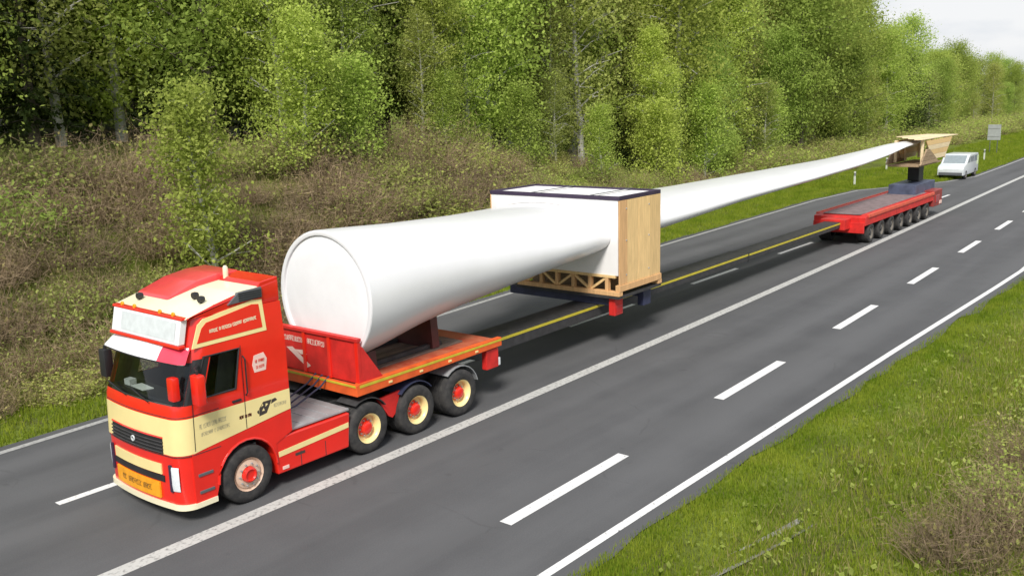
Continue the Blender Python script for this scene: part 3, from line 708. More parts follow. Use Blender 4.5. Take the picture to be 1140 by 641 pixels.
# inside the cab
mb = MB(); mb.prism([(-1.22, 1.9), (-0.75, 1.9), (-0.70, 2.08), (-1.16, 2.10)], 0.16, 2.34, 0.03); mb.build('dashboard', MT['black'], truck)
for y in (0.62, 1.86):
    mb = MB(); mb.box((-0.50, y-0.26, 1.62), (0.05, y+0.26, 1.78), 0.05); mb.prism([(-0.05, 1.75), (0.12, 1.75), (0.28, 2.62), (0.16, 2.64)], y-0.25, y+0.25, 0.04); mb.build('cab_seat', mat('grey_seat_cloth', (0.10, 0.10, 0.105), 0.9, var=0.2), truck)
mb = MB(); mb.tube([(-0.66+0.10*math.sin(a)*0.5, 0.62+0.23*math.cos(a), 2.12+0.2*math.sin(a)) for a in [k*math.pi/10 for k in range(21)]], 0.018, 6); mb.tube([(-0.75, 0.62, 2.02), (-0.66, 0.62, 2.12)], 0.03, 6); mb.build('steering_wheel', MT['black'], truck)
for a, b_ in (((-0.99, 0.75), (-0.99, 1.35)), ((-1.0, 1.45), (-1.0, 2.1))):
    mb = MB(); mb.tube([(-1.335, a[1], 2.08), (-1.30, (a[1]+b_[1])/2, 2.12), (-1.285, b_[1], 2.2)], 0.012, 5); mb.build('wiper', MT['black'], truck)
# seams across the front, step wells, grab handle, roof ladder rungs, corner deflectors
for z in (1.202, 1.87):
    mb = MB(); mb.tube([usurf(k, tt, z, 0.003) for k, tt in COLS[9:36]], 0.006, 4); mb.build('panel_seam', MT['black'], truck)
for z in (0.50, 0.80):
    mb = MB(); mb.box((-0.98, 0.012, z), (-0.70, 0.06, z+0.05), 0.008); mb.build('step', MT['vent'], truck)
mb = MB(); mb.tube([(0.07, 0.03, 1.95), (0.07, -0.02, 2.0), (0.07, -0.02, 2.6), (0.07, 0.04, 2.65)], 0.014, 6); mb.build('grab_handle', MT['black'], truck)
for y in (0.45, 0.85, 1.65, 2.05):
    mb = MB(); mb.lathe([(0, -0.02), (0.035, -0.02), (0.04, 0), (0.03, 0.02), (0, 0.025)], (0, 0, 0), 12)
    for v in mb.bm.verts: v.co = Vector((-0.90+v.co.y, y+v.co.x, 3.515+v.co.z))
    mb.build('marker_light', MT['amber'], truck, smooth=True)
# chassis, catwalk, side boxes
mb = MB()
for y in (0.82, 1.58): mb.box((-0.9, y, 0.72), (6.3, y+0.1, 0.98))
for x in (0.3, 1.4, 2.84, 4.21, 5.58): mb.box((x-0.06, 0.92, 0.76), (x+0.06, 1.58, 0.94))
mb.build('chassis', MT['dark'], truck)
for x in (0, 2.84, 4.21, 5.58):
    mb = MB(); mb.tube([(x, 0.30, 0.515), (x, 2.2, 0.515)], 0.07, 10); mb.tube([(x, 1.05, 0.515), (x, 1.45, 0.515)], 0.2, 12); mb.build('axle', MT['dark'], truck, smooth=True)
mb = MB(); mb.box((1.02, 0.10, 1.005), (2.40, 2.40, 1.05), 0.008); cwk = mb.build('catwalk', MT['grey'], truck)
for x in (1.3, 1.6, 1.9, 2.2):
    mb = MB(); mb.box((x-0.012, 0.12, 1.051), (x+0.012, 2.38, 1.06)); mb.build('tread_bar', MT['galv'], cwk)
for y0, y1 in ((0.04, 0.62), (1.88, 2.46)):
    mb = MB(); mb.prism([(0.62, 0.30), (2.30, 0.30), (2.36, 0.98), (0.56, 0.98)], y0, y1, 0.025); sk = mb.build('side_box', MT['red'], truck)
    yy = y0-0.006 if y0 < 1 else y1-0.006
    mb = MB(); mb.prism([(0.66, 0.62), (2.31, 0.70), (2.315, 0.80), (0.655, 0.72)], yy, yy+0.012); mb.build('side_stripe', MT['cream'], sk)
    mb = MB(); mb.box((1.02, yy, 0.53), (1.24, yy+0.012, 0.58)); mb.build('side_mark', MT['mark_dark'], sk)
    mb = MB(); mb.box((0.72, yy-0.005, 0.36), (0.86, yy+0.01, 0.42), 0.004); mb.build('side_lamp', MT['mark_pale'], sk)
    for x in (1.14, 1.72):
        mb = MB(); mb.box((x, yy+0.001, 0.32), (x+0.012, yy+0.011, 0.60)); mb.build('box_seam', MT['dark'], sk)
mb = MB(); mb.tube([(1.25, 1.95, 1.05), (1.25, 1.95, 2.6), (1.20, 1.95, 2.75)], [0.09, 0.09, 0.08], 14); mb.build('exhaust_stack', MT['vent'], truck, smooth=True)
mb = MB()
for k, y in enumerate((0.9, 1.1, 1.3)):
    mb.tube([(0.99, y, 1.5), (1.3, y-0.1, 1.12), (1.8, y+0.05, 1.10), (2.4, y, 1.35), (2.62, y, 1.5)], 0.018, 6)
mb.build('air_hose', MT['navy'], truck, smooth=True)
mb = MB(); mb.lathe([(0, 0), (0.5, 0), (0.5, 0.06), (0, 0.06)], (0, 0, 0), 20)
for v in mb.bm.verts: v.co = Vector((3.9+v.co.x, 1.25+v.co.z, 1.10+v.co.y))
mb.box((3.5, 0.9, 0.98), (4.3, 1.6, 1.10)); mb.build('fifth_wheel', MT['dark'], truck)
for x, st, wd in ((0, 'front', 0.33), (2.84, 'deep', 0.60), (4.21, 'deep', 0.60), (5.58, 'deep', 0.60)):
    wheel(truck, x, 0.03, 0.52, -1, wd, st); wheel(truck, x, 2.47, 0.52, 1, wd, st)
def mud(x, m, y0, y1, a0, a1, r=0.60, n=8):
    mb = MB(); A = []
    for k in range(n+1):
        a = R(a0 + (a1-a0)*k/n); A.append((x+r*math.cos(a), 0.52+r*math.sin(a)))
    B = [(x+(r+0.02)*math.cos(R(a0+(a1-a0)*k/n)), 0.52+(r+0.02)*math.sin(R(a0+(a1-a0)*k/n))) for k in range(n, -1, -1)]
    mb.prism(A+B, y0, y1); return mb.build('mudguard', m, truck)
for y0, y1 in ((0.06, 0.62), (1.88, 2.44)):
    mud(2.84, MT['dark'], y0, y1, 35, 120); mud(4.21, MT['navy'], y0, y1, 40, 135); mud(5.58, MT['grey'], y0, y1, 15, 130)
    mb = MB(); mb.prism([(3.22, 0.98), (3.86, 1.02), (3.68, 0.56), (3.60, 0.50), (3.50, 0.56)], y0+0.10, y0+0.16); mb.build('guard_plate', MT['red_trailer'], truck)

papers = MB(); papers.prism([(-1.08, 1.35), (-0.90, 1.30), (-0.86, 1.75), (-1.05, 1.80)], 2.095, 2.11, axis='z')
papers.prism([(-1.06, 1.80), (-0.92, 1.82), (-0.93, 2.00), (-1.06, 1.98)], 2.10, 2.20, axis='z')
tag(papers.build('paper_stack', MT['paper'], None), 'white papers lying on the dark dashboard behind the windscreen', 'papers')

# ------------------------------------------------------------------ trailer (turns slightly about the kingpin) and its load
KP = Vector((4.0, 1.25, 0)); TRZ = R(0.8)
def load_empty(name):
    return empty(name, KP, TRZ)
def off(mb):                                        # shapes are written in road coordinates, stored about the kingpin
    for v in mb.bm.verts: v.co -= KP
    return mb
class LB(MB):
    def build(s, *a, **k):
        off(s); return MB.build(s, *a, **k)
trailer = load_empty('extendable_trailer')
tag(trailer, 'long red extendable trailer with dark central beam and yellow stripe under the turbine blade', 'trailer')
mb = LB(); mb.prism([(2.62, 1.22), (7.0, 1.24), (7.0, 1.42), (2.62, 1.44)], 0.10, 2.40, 0.012); deck = mb.build('front_deck', mat('worn_orange_deck', (0.60, 0.075, 0.03), 0.6, var=0.35, scale=2.5, c2=(0.50, 0.16, 0.08)), trailer)
for k in range(6):
    y = 0.62 + k*0.212
    mb = LB(); mb.box((2.80, y, 1.425+0.004*(k % 2)), (6.35, y+0.2, 1.462+0.004*(k % 3)), 0.005); mb.build('deck_plank', MT['plank'], trailer)
for y in (0.03, 2.35):
    mb = LB(); mb.prism([(2.60, 1.24), (7.05, 1.27), (7.05, 1.47), (2.60, 1.49)], y, y+0.12, 0.012); er = mb.build('edge_rail', MT['orange'], trailer)
    yy = y-0.007 if y < 1 else y+0.113
    mb = LB(); mb.prism([(2.62, 1.40), (7.03, 1.39), (7.03, 1.435), (2.62, 1.455)], yy, yy+0.012); mb.build('edge_stripe', MT['yellow'], er)
    for x in (3.4, 4.3, 5.2, 6.1):
        mb = LB(); mb.box((x, yy-0.01, 1.31), (x+0.09, yy+0.012, 1.35)); mb.build('lashing_ring', MT['cream'], er)
mb = LB(); mb.box((2.54, 0.03, 1.24), (2.61, 2.47, 1.47), 0.01); fb = mb.build('front_rail', MT['orange'], trailer)
mb = LB(); mb.box((2.528, 0.06, 1.42), (2.545, 2.44, 1.46)); mb.build('front_stripe', MT['yellow'], fb)
hb_ = LB(); hb_.box((2.66, 0.06, 1.47), (2.72, 2.44, 2.33), 0.012); hboard = hb_.build('headboard', MT['red_trailer'], trailer)
for y in (0.06, 0.86, 1.62, 2.36):
    mb = LB(); mb.box((2.63, y, 1.47), (2.66, y+0.08, 2.33), 0.006); mb.build('headboard_post', MT['red'], hboard)
mb = LB(); mb.box((2.62, 0.05, 2.31), (2.74, 2.45, 2.38), 0.012); mb.build('top_rail', MT['red_trailer'], hboard)
mb = LB(); strokes(mb, 15, 1.25, 0.10, lambda u, v: (2.656, 2.30-u, 2.08+v), 14, 0.026); mb.build('headboard_lettering', MT['mark_pale'], hboard)
mb = LB(); mb.poly([(2.655, 2.25, 1.92), (2.655, 2.05, 1.95), (2.655, 1.50, 1.62), (2.655, 1.62, 1.56)]); mb.poly([(2.655, 1.98, 1.90), (2.655, 1.72, 1.92), (2.655, 1.60, 1.84), (2.655, 1.80, 1.82)]); mb.build('headboard_logo', MT['mark_pale'], hboard)
for y0 in (0.06, 2.40):
    mb = LB(); mb.prism([(2.72, 1.46), (3.3, 1.46), (2.76, 2.2), (2.72, 2.2)], y0, y0+0.04); mb.build('headboard_brace', MT['red_trailer'], hboard)
# neck down to the beam
mb = LB(); mb.prism([(6.2, 1.22), (7.05, 1.24), (7.6, 1.20), (7.6, 0.78), (7.0, 0.80), (6.5, 1.0)], 0.75, 1.75, 0.02); mb.build('neck', MT['dark'], trailer)
for y0 in (0.08, 2.27):
    mb = LB(); mb.box((6.55, y0, 0.78), (6.98, y0+0.15, 1.235), 0.02); mb.build('side_bracket', MT['red_trailer'], trailer)
    mb = LB(); mb.box((6.99, y0+0.01, 0.80), (7.06, y0+0.14, 0.98), 0.01); mb.build('marker_lamp', MT['lamp'], trailer)
# the telescoping beam: four nested lengths
segs = [(7.4, 15.2, 0.84, 1.66, 0.80, 1.16), (15.2, 22.5, 0.87, 1.63, 0.84, 1.14), (22.5, 33.4, 0.90, 1.60, 0.85, 1.12)]
for x0, x1, y0, y1, z0, z1 in segs:
    mb = LB(); mb.box((x0, y0, z0), (x1+0.05, y1, z1), 0.015); bmn = mb.build('beam', MT['dark'], trailer)
    for yy in (y0-0.008, y1-0.004):
        mb = LB(); mb.box((x0+0.1, yy, z1-0.105), (x1, yy+0.012, z1-0.035)); mb.build('yellow_stripe', MT['yellow'], bmn)
    mb = LB(); mb.box((x0, y0-0.03, z0-0.03), (x0+0.12, y1+0.03, z1+0.025), 0.01); mb.build('beam_collar', MT['black'], bmn)
# bolster under the crate
mb = LB(); mb.box((12.3, 0.35, 1.17), (12.6, 3.9, 1.42), 0.012); mb.box((13.8, 0.35, 1.17), (14.1, 3.9, 1.42), 0.012); mb.box((12.6, 0.9, 1.17), (13.8, 1.6, 1.40)); bol = mb.build('bolster', MT['navy'], trailer)
for x in (12.2, 13.75):
    mb = LB(); mb.box((x, 0.16, 0.92), (x+0.42, 0.36, 1.40), 0.02); mb.build('bolster_end', MT['red_trailer'] if x < 13 else MT['navy'], bol)
mb = LB(); mb.box((12.24, 0.145, 0.98), (12.58, 0.165, 1.18), 0.008); mb.build('bolster_reflector', MT['redlamp'], bol)
# rear bogie bed
BX0, BX1 = 33.2, 44.6
mb = LB(); mb.prism([(BX0, 0.88), (BX1, 0.90), (BX1, 1.33), (BX0+0.5, 1.33), (BX0, 1.25)], 0.08, 2.42, 0.02); mb.build('rear_bed', MT['red_trailer'], trailer)
mb = LB(); mb.box((BX0+0.3, 0.40, 1.33), (BX1-0.2, 2.10, 1.352)); mb.build('bed_plate', mat('grey_pink_deck', (0.20, 0.15, 0.155), 0.7, var=0.3), trailer)
mb = LB(); mb.box((BX0-0.9, 0.7, 0.75), (BX0+0.1, 1.8, 1.22), 0.03); mb.box((BX0-0.12, 0.1, 0.55), (BX0-0.003, 2.4, 1.03), 0.02); mb.build('bogie_front', MT['red_trailer'], trailer)
for y in (0.03, 2.36):
    mb = LB(); mb.box((BX0+0.4, y, 1.22), (BX1, y+0.11, 1.36), 0.01); mb.build('bed_rail', mat('coral_red_edge', (0.66, 0.10, 0.055), 0.5, var=0.15), trailer)
for k in range(7):
    x = BX0 + 1.0 + k*1.55
    mb = LB(); mb.tube([(x, 0.2, 0.46), (x, 2.3, 0.46)], 0.08, 8); mb.build('bogie_axle', MT['dark'], trailer)
    for y, sd_ in ((0.10, -1), (2.40, 1)):
        o = wheel(trailer, x-KP.x, y-KP.y, 0.46, sd_, 0.55, 'plain')
mb = LB(); mb.box((BX1, 0.06, 0.55), (BX1+1.7, 2.44, 1.42), 0.04); tb = mb.build('tail_block', mat('dark_red_tail', (0.26, 0.035, 0.03), 0.5, var=0.25), trailer)
mb = LB(); mb.box((BX1+0.3, 0.035, 0.75), (BX1+1.1, 0.07, 1.15), 0.01); mb.build('tail_panel', MT['redlamp'], tb)
mb = LB(); mb.box((BX1+1.15, 0.03, 0.62), (BX1+1.6, 0.07, 0.80), 0.01); mb.build('tail_panel', MT['mark_pale'], tb)
# pedestal that carries the tip cradle
mb = LB(); mb.box((42.8, 0.55, 1.335), (46.6, 1.95, 1.86), 0.03); mb.build('pedestal_base', mat('slate_blue_steel', (0.07, 0.085, 0.14), 0.5, var=0.3), trailer)
mb = LB(); mb.box((44.8, 0.95, 1.91), (45.7, 1.55, 2.80), 0.03); mb.build('pedestal_post', MT['black'], trailer)

# ------------------------------------------------------------------ the blade
SEC = [  # X, near (Y,Z), far (Y,Z), thickness, airfoil share
 (2.82, (-0.24, 3.05), (2.48, 3.05), 2.72, 0.0), (3.6, (-0.20, 3.07), (2.50, 3.09), 2.58, 0.0), (5.0, (-0.08, 3.08), (2.72, 3.20), 2.28, 0.1),
 (6.5, (0.02, 3.03), (3.10, 3.34), 2.02, 0.25), (8.0, (0.10, 2.98), (3.45, 3.46), 1.76, 0.4), (9.5, (0.18, 2.97), (3.78, 3.56), 1.52, 0.6), (11.0, (0.25, 2.98), (4.00, 3.62), 1.33, 0.75),
 (12.2, (0.29, 3.02), (4.12, 3.67), 1.18, 0.85), (13.2, (0.30, 3.06), (4.14, 3.70), 1.05, 0.9), (14.7, (0.30, 3.14), (3.98, 3.58), 0.90, 1), (17, (0.32, 3.20), (3.72, 3.54), 0.76, 1), (21, (0.40, 3.32), (3.32, 3.58), 0.60, 1),
 (28, (0.52, 3.42), (2.90, 3.66), 0.44, 1), (34.3, (0.68, 3.54), (2.55, 3.72), 0.34, 1), (38.5, (0.78, 3.70), (2.2, 3.88), 0.25, 1), (42, (0.98, 3.88), (1.95, 4.03), 0.18, 1), (46.5, (1.3, 3.98), (1.72, 4.08), 0.10, 1), (47.4, (1.45, 4.02), (1.58, 4.06), 0.04, 1)]
def blade_at(x):
    X = [q[0] for q in SEC]; it = lambda f: float(np.interp(x, X, [f(q) for q in SEC]))
    return (it(lambda q: q[1][0]), it(lambda q: q[1][1])), (it(lambda q: q[2][0]), it(lambda q: q[2][1])), it(lambda q: q[3]), it(lambda q: q[4])
def blade_ring(x, n=48, grow=0.0):
    N, Fp, th, af = blade_at(x)
    c = Vector(((N[0]+Fp[0])/2, (N[1]+Fp[1])/2)); d = Vector((Fp[0]-N[0], Fp[1]-N[1])); L = d.length/2+grow; d.normalize(); p_ = Vector((-d.y, d.x))
    pts = []
    for k in range(n):
        a = 2*math.pi*k/n; cx_ = math.cos(a); sy = math.sin(a)
        u = (1+cx_)/2                                      # 1 = far (trailing) edge
        foil = sy*(0.30 + 0.70*(1-u)**0.55)*1.25
        v = (1-af)*sy + af*foil
        q = c + d*(cx_*L) + p_*(v*(th/2+grow))
        pts.append((x, q.x, q.y))
    return pts
blade = load_empty('turbine_blade')
tag(blade, 'huge white wind turbine blade with round root end, lying along the long trailer', 'turbine blade')
xs = np.concatenate([np.linspace(2.82, 15, 30), np.linspace(15.8, 47.4, 38)])
mb = LB(); rings = [[mb.bm.verts.new(p) for p in blade_ring(float(x))] for x in xs]
for a, b_ in zip(rings, rings[1:]):
    for k in range(48): mb.bm.faces.new((a[k], b_[k], b_[(k+1) % 48], a[(k+1) % 48]))
mb.bm.faces.new(rings[-1]); mb.build('blade_shell', MT['blade'], blade, smooth=True)
# root end: rim ring, recessed dished cover with faint bolts circle
rc = Vector((0, 1.12, 3.05)); rr = 1.36
mb = LB(); rings = []
for r_, x in ((rr-0.001, 2.825), (rr-0.012, 2.80), (rr-0.045, 2.79), (rr-0.10, 2.80), (rr-0.11, 2.85)):
    rings.append([mb.bm.verts.new((x, rc.y+r_*math.cos(a), rc.z+r_*math.sin(a))) for a in [2*math.pi*k/48 for k in range(48)]])
for a, b_ in zip(rings, rings[1:]):
    for k in range(48): mb.bm.faces.new((a[k], a[(k+1) % 48], b_[(k+1) % 48], b_[k]))
mb.build('root_rim', MT['blade'], blade, smooth=True)
mb = LB(); rings = []
for r_, x in ((1.255, 2.85), (1.23, 2.838), (0.9, 2.822), (0.5, 2.812), (0.12, 2.81)):
    rings.append([mb.bm.verts.new((x, rc.y+r_*math.cos(a), rc.z+r_*math.sin(a))) for a in [2*math.pi*k/48 for k in range(48)]])
for a, b_ in zip(rings, rings[1:]):
    for k in range(48): mb.bm.faces.new((a[k], a[(k+1) % 48], b_[(k+1) % 48], b_[k]))
mb.bm.faces.new(rings[-1]); mb.build('root_cover', MT['blade_end'], blade, smooth=True)
MT['tail'] = mat('dark_red_steel', (0.07, 0.018, 0.018), 0.5, var=0.25)  # red darkened in the colour so the saddle merges into the blade's shadow
# saddle that holds the root on the front deck
saddle = load_empty('root_saddle')
tag(saddle, 'low red saddle holding the round blade root on the front deck', 'saddle')
for x in (3.3, 5.4):
    N, Fp, th, af = blade_at(x+0.1); cy = (N[0]+Fp[0])/2; cz = (N[1]+Fp[1])/2
    L_ = (Fp[0]-N[0])/2+0.02; H_ = th/2+0.02
    arc = [(cy + L_*math.cos(R(-62-56*k/10)), cz + H_*math.sin(R(-62-56*k/10))) for k in range(11)]
    mb = LB(); mb.prism([(arc[-1][0]-0.05, 1.475), (arc[0][0]+0.05, 1.475)] + arc, x, x+0.22, axis='x'); mb.build('cradle', MT['tail'], saddle)
for y in (0.75, 1.75):
    mb = LB(); mb.box((3.1, y, 1.47), (5.8, y+0.12, 1.56), 0.01); mb.build('saddle_rail', MT['dark'], saddle)

# ------------------------------------------------------------------ crate round the widest part of the blade
crate = load_empty('blade_crate')
tag(crate, 'white sheeted crate with pale plywood side and dark top edge, clamped round the blade', 'crate')
CX0, CX1, CY0, CY1, CZ0, CZ1 = 12.15, 14.40, -0.02, 4.45, 1.80, 4.22
def holed(x, th):
    mb = LB(); ro = [(x, CY0+0.06, 2.06), (x, CY1-0.02, 2.06), (x, CY1-0.02, CZ1-0.1), (x, CY0+0.06, CZ1-0.1)]
    ri_ = blade_ring(x, 48, 0.012)
    vo = [mb.bm.verts.new(p) for p in ro]; vi = [mb.bm.verts.new(p) for p in ri_]
    es = [mb.bm.edges.new((vo[i], vo[(i+1) % 4])) for i in range(4)] + [mb.bm.edges.new((vi[i], vi[(i+1) % 48])) for i in range(48)]
    bmesh.ops.triangle_fill(mb.bm, use_beauty=True, use_dissolve=False, edges=es)
    g_ = bmesh.ops.extrude_face_region(mb.bm, geom=mb.bm.faces[:])
    for v in g_['geom']:
        if isinstance(v, bmesh.types.BMVert): v.co.x += th
    return mb
holed(CX0+0.02, 0.03).build('front_sheet', MT['sheet'], crate)
holed(CX1-0.05, 0.03).build('rear_sheet', MT['sheet'], crate)
mb = LB(); mb.box((CX0+0.03, CY0+0.03, CZ1-0.09), (CX1-0.03, CY1-0.03, CZ1-0.05)); mb.build('roof_sheet', MT['sheet'], crate)
for a, b_ in (((CX0, CY0, CZ1-0.11), (CX0+0.09, CY1, CZ1)), ((CX1-0.09, CY0, CZ1-0.11), (CX1, CY1, CZ1)), ((CX0+0.09, CY0, CZ1-0.11), (CX1-0.09, CY0+0.09, CZ1)), ((CX0+0.09, CY1-0.09, CZ1-0.11), (CX1-0.09, CY1, CZ1))):
    mb = LB(); mb.box(a, b_, 0.01); mb.build('top_edge', MT['purple'], crate)
for y, m0 in ((CY0, 0), (CY1-0.035, 1)):
    edges = [CX0, CX0+0.42, CX0+1.03, CX0+1.64, CX1]
    for k in range(4):
        mb = LB(); mb.box((edges[k]+0.004, y+0.004*(k % 2), CZ0+0.0), (edges[k+1]-0.004, y+0.032, CZ1-0.113), 0.004)
        mb.build('side_board', MT['wood2'] if k == 0 else MT['wood'], crate)
for y in (0.9, 2.9):
    mb = LB(); mb.box((CX0+0.0, y, CZ1-0.008), (CX1, y+0.07, CZ1+0.006)); mb.build('roof_strap', MT['vent'], crate)
for x in (CX0+0.42, CX0+1.64):
    for z in (CZ0+0.25, CZ0+1.2, CZ1-0.35):
        mb = LB(); mb.lathe([(0, -0.012), (0.022, -0.012), (0.026, 0.0), (0, 0.0)], (x-0.06, CY0+0.0, z), 8); mb.build('bolt', MT['grey'], crate)
# timber cradle under the blade and floor frame
mb = LB(); mb.box((CX0-0.06, CY0-0.02, 1.50), (CX0+0.14, 3.45, 1.62), 0.01); mb.build('floor_beam', MT['wood2'], crate)
mb = LB(); mb.box((CX1-0.14, CY0-0.02, 1.50), (CX1+0.06, 3.45, 1.62), 0.01); mb.build('floor_beam', MT['wood2'], crate)
mb = LB(); mb.box((CX0-0.05, CY0+0.0, 1.42), (CX1+0.05, 3.5, 1.498)); mb.build('floor_board', MT['dark'], crate)
mb = LB(); mb.box((CX0-0.02, CY0-0.03, 1.62), (CX1+0.02, CY0+0.12, 1.795), 0.01); mb.build('side_beam', MT['wood2'], crate)
for k in range(6):
    y = 0.35 + k*0.56
    mb = LB(); mb.box((CX0, y, 1.62), (CX0+0.14, y+0.10, 2.0), 0.006); mb.build('cradle_post', MT['wood2'], crate)
    if k < 5:
        mb = LB()
        a = (y+0.10, 1.64) if k % 2 else (y+0.10, 1.96); c = (y+0.56, 1.96) if k % 2 else (y+0.56, 1.64)
        mb.prism([(a[0], a[1]-0.04), (c[0], c[1]-0.04), (c[0], c[1]+0.04), (a[0], a[1]+0.04)], CX0+0.02, CX0+0.08, axis='x'); mb.build('cradle_brace', MT['wood'], crate)
mb = LB(); mb.box((CX0-0.005, 0.12, 1.985), (CX0+0.15, 3.6, 2.058), 0.006); mb.build('cradle_beam', MT['wood'], crate)
mb = LB(); mb.box((CX0+0.6, 0.3, 1.50), (CX0+0.8, 3.4, 2.35), 0.01); mb.build('inner_cradle', MT['wood3'], crate)

# ------------------------------------------------------------------ tip cradle
tipc = load_empty('tip_cradle')
tag(tipc, 'pale timber cradle boxed round the blade tip above the rear bogie', 'cradle')
MT['tipwood'] = mat('cream_timber', (0.74, 0.60, 0.38), 0.7, var=0.1, scale=2, stretch=(0.6, 4, 4), rnd=0.08)
for k in range(4):
    y0 = 0.52+k*0.42
    mb = LB(); z = 4.22+0.03*k
    mb.prism([(43.4+0.4*k, z-0.04), (51.0, 4.14), (51.0, 4.18), (43.4+0.4*k, z+0.01)], y0, y0+0.41, 0.006); mb.build('top_board', MT['tipwood'], tipc)
for k in range(4):
    z0 = 3.05 + k*0.265; xa = 45.6-0.35*k; xb = 48.3+0.35*k
    for y in (0.52, 2.11):
        mb = LB(); mb.prism([(xa, z0), (xb, z0), (xb+0.33, z0+0.255), (xa-0.33, z0+0.255)], y, y+0.05, 0.006); mb.build('side_board', MT['wood'] if k % 2 else MT['tipwood'], tipc)
for x in (44.0, 45.9, 48.6):
    for y in (0.60, 1.98):
        mb = LB(); mb.box((x, y, 2.95), (x+0.14, y+0.13, 4.13), 0.008); mb.build('cradle_post', MT['tipwood'], tipc)
for k in range(4):
    z0 = 2.88+0.20*k; xa = 43.0+0.28*k; xb = 46.6-0.5*k
    for y in (0.42, 2.15):
        mb = LB(); mb.prism([(xa, z0), (xb, z0), (xb-0.45, z0+0.19), (xa+0.26, z0+0.19)], y, y+0.09, 0.008); mb.build('clamp_beam', MT['wood3'], tipc)
mb = LB(); mb.box((43.0, 0.53, 2.79), (47.8, 2.13, 2.87), 0.01); mb.build('cradle_floor', MT['wood3'], tipc)

# ------------------------------------------------------------------ white van in the left lane behind the load
van = empty('escort_van', (67.6, 4.62, 0), R(1.5))
tag(van, 'pale grey van on the left lane beyond the rear end of the trailer', 'van')
vp = [(0.0, 0.32), (0.0, 0.80), (0.12, 0.98), (0.95, 1.16), (1.75, 1.74), (2.2, 1.82), (4.75, 1.80), (4.92, 1.66), (5.0, 0.95), (5.0, 0.34)]
MT['van'] = mat('pale_grey_paint', (0.58, 0.61, 0.63), 0.3, var=0.05, coat=0.4)
mb = MB(); mb.prism(vp, 0.0, 1.86, 0.05); mb.build('body', MT['van'], van, smooth=True)
MT['vglass'] = mat('grey_window', (0.22, 0.26, 0.28), 0.1, var=0.1, coat=1)
for y in (-0.006, 1.856):
    for pts in ([(1.15, 1.20), (2.0, 1.20), (2.0, 1.66), (1.78, 1.62)], [(2.12, 1.20), (3.3, 1.20), (3.3, 1.66), (2.12, 1.66)], [(3.42, 1.20), (4.5, 1.20), (4.45, 1.66), (3.42, 1.66)]):
        mb = MB(); mb.prism(pts, y, y+0.01); mb.build('side_window', MT['vglass'], van)
mb = MB(); mb.prism([(0.985, 1.185), (1.715, 1.720), (1.705, 1.735), (0.975, 1.20)], 0.16, 1.70); mb.build('windscreen', MT['vglass'], van)
mb = MB(); mb.box((-0.03, 0.1, 0.34), (0.02, 1.76, 0.55), 0.01); mb.build('bumper', MT['vent'], van)
for y in (0.12, 1.46):
    mb = MB(); mb.box((-0.012, y, 0.66), (0.05, y+0.28, 0.82), 0.01); mb.build('headlight', MT['lamp'], van)
mb = MB(); mb.box((4.55, -0.012, 0.9), (4.93, 0.0, 1.6)); mb.build('hazard_panel', mat('pale_lime', (0.62, 0.72, 0.42), 0.5), van)
for x in (0.85, 4.0):
    wheel(van, x, -0.01, 0.34, -1, 0.22, 'plain'); wheel(van, x, 1.87, 0.34, 1, 0.22, 'plain')

# ------------------------------------------------------------------ marker posts and road sign
def post(x, y, label):
    e_ = empty('marker_post', (x, y, float(terrain(x, y))-0.05))
    tag(e_, label, 'post', 'white marker posts along the left verge')
    mb = MB(); mb.prism([(-0.06, -0.06), (0.06, -0.06), (0.0, 0.07)], 0.0, 1.12, axis='z'); mb.build('shaft', MT['post'], e_)
    mb = MB(); mb.prism([(-0.063, -0.063), (0.063, -0.063), (0.0, 0.073)], 0.80, 1.0, axis='z'); bnd = mb.build('black_band', MT['black'], e_)
    mb = MB(); mb.box((-0.02, -0.068, 0.82), (0.02, -0.062, 0.97)); mb.box((-0.045, -0.03, 0.82), (-0.035, 0.0, 0.97)); mb.build('reflector', MT['lamp'], bnd)
post(60.35, 10.3, 'white marker post on the grass left of the red rear bed')
post(72.1, 11.7, 'white marker post on the grass behind the dark tip clamp')
post(89.4, 8.0, 'white marker post standing farthest right, just below the grey road sign')
sg = empty('road_sign', (100.0, 9.5, float(terrain(100, 9.5))))
tag(sg, 'grey back of a road sign standing beside the distant left verge', 'sign')
mb = MB(); mb.box((-0.02, -0.62, 1.35), (0.02, 0.62, 2.95), 0.01); pn_ = mb.build('sign_panel', MT['galv'], sg)
for z in (1.7, 2.55):
    mb = MB(); mb.box((-0.05, -0.55, z), (-0.02, 0.55, z+0.06)); mb.build('stiffener', MT['grey'], pn_)
for y in (-0.35, 0.35):
    mb = MB(); mb.tube([(0.05, y, -0.3), (0.05, y, 2.8)], 0.035, 8); mb.build('sign_post', MT['vent'], sg)

# ------------------------------------------------------------------ vegetation builders
def leaf_cards(C_, size, seed, flat=0.3, aspect=0.62):
    """small four-sided leaf clumps, one per centre"""
    q = np.random.default_rng(seed); n = len(C_)
    u = q.normal(size=(n, 3)); u /= np.linalg.norm(u, axis=1)[:, None]
    v = q.normal(size=(n, 3)); v[:, 2] *= flat; v -= (v*u).sum(1)[:, None]*u; v /= np.linalg.norm(v, axis=1)[:, None]+1e-9
    sz = size*(0.4 + 1.3*q.uniform(0, 1, n)**1.6)[:, None]
    a = C_ - u*sz*0.5; c = C_ + u*sz*0.5
    b_ = C_ + v*sz*0.5*aspect + q.normal(0, 0.05, (n, 3))*sz; d = C_ - v*sz*0.5*aspect
    V = np.stack([a, b_, c, d], 1).reshape(-1, 3)
    return V, np.arange(4*n).reshape(n, 4)

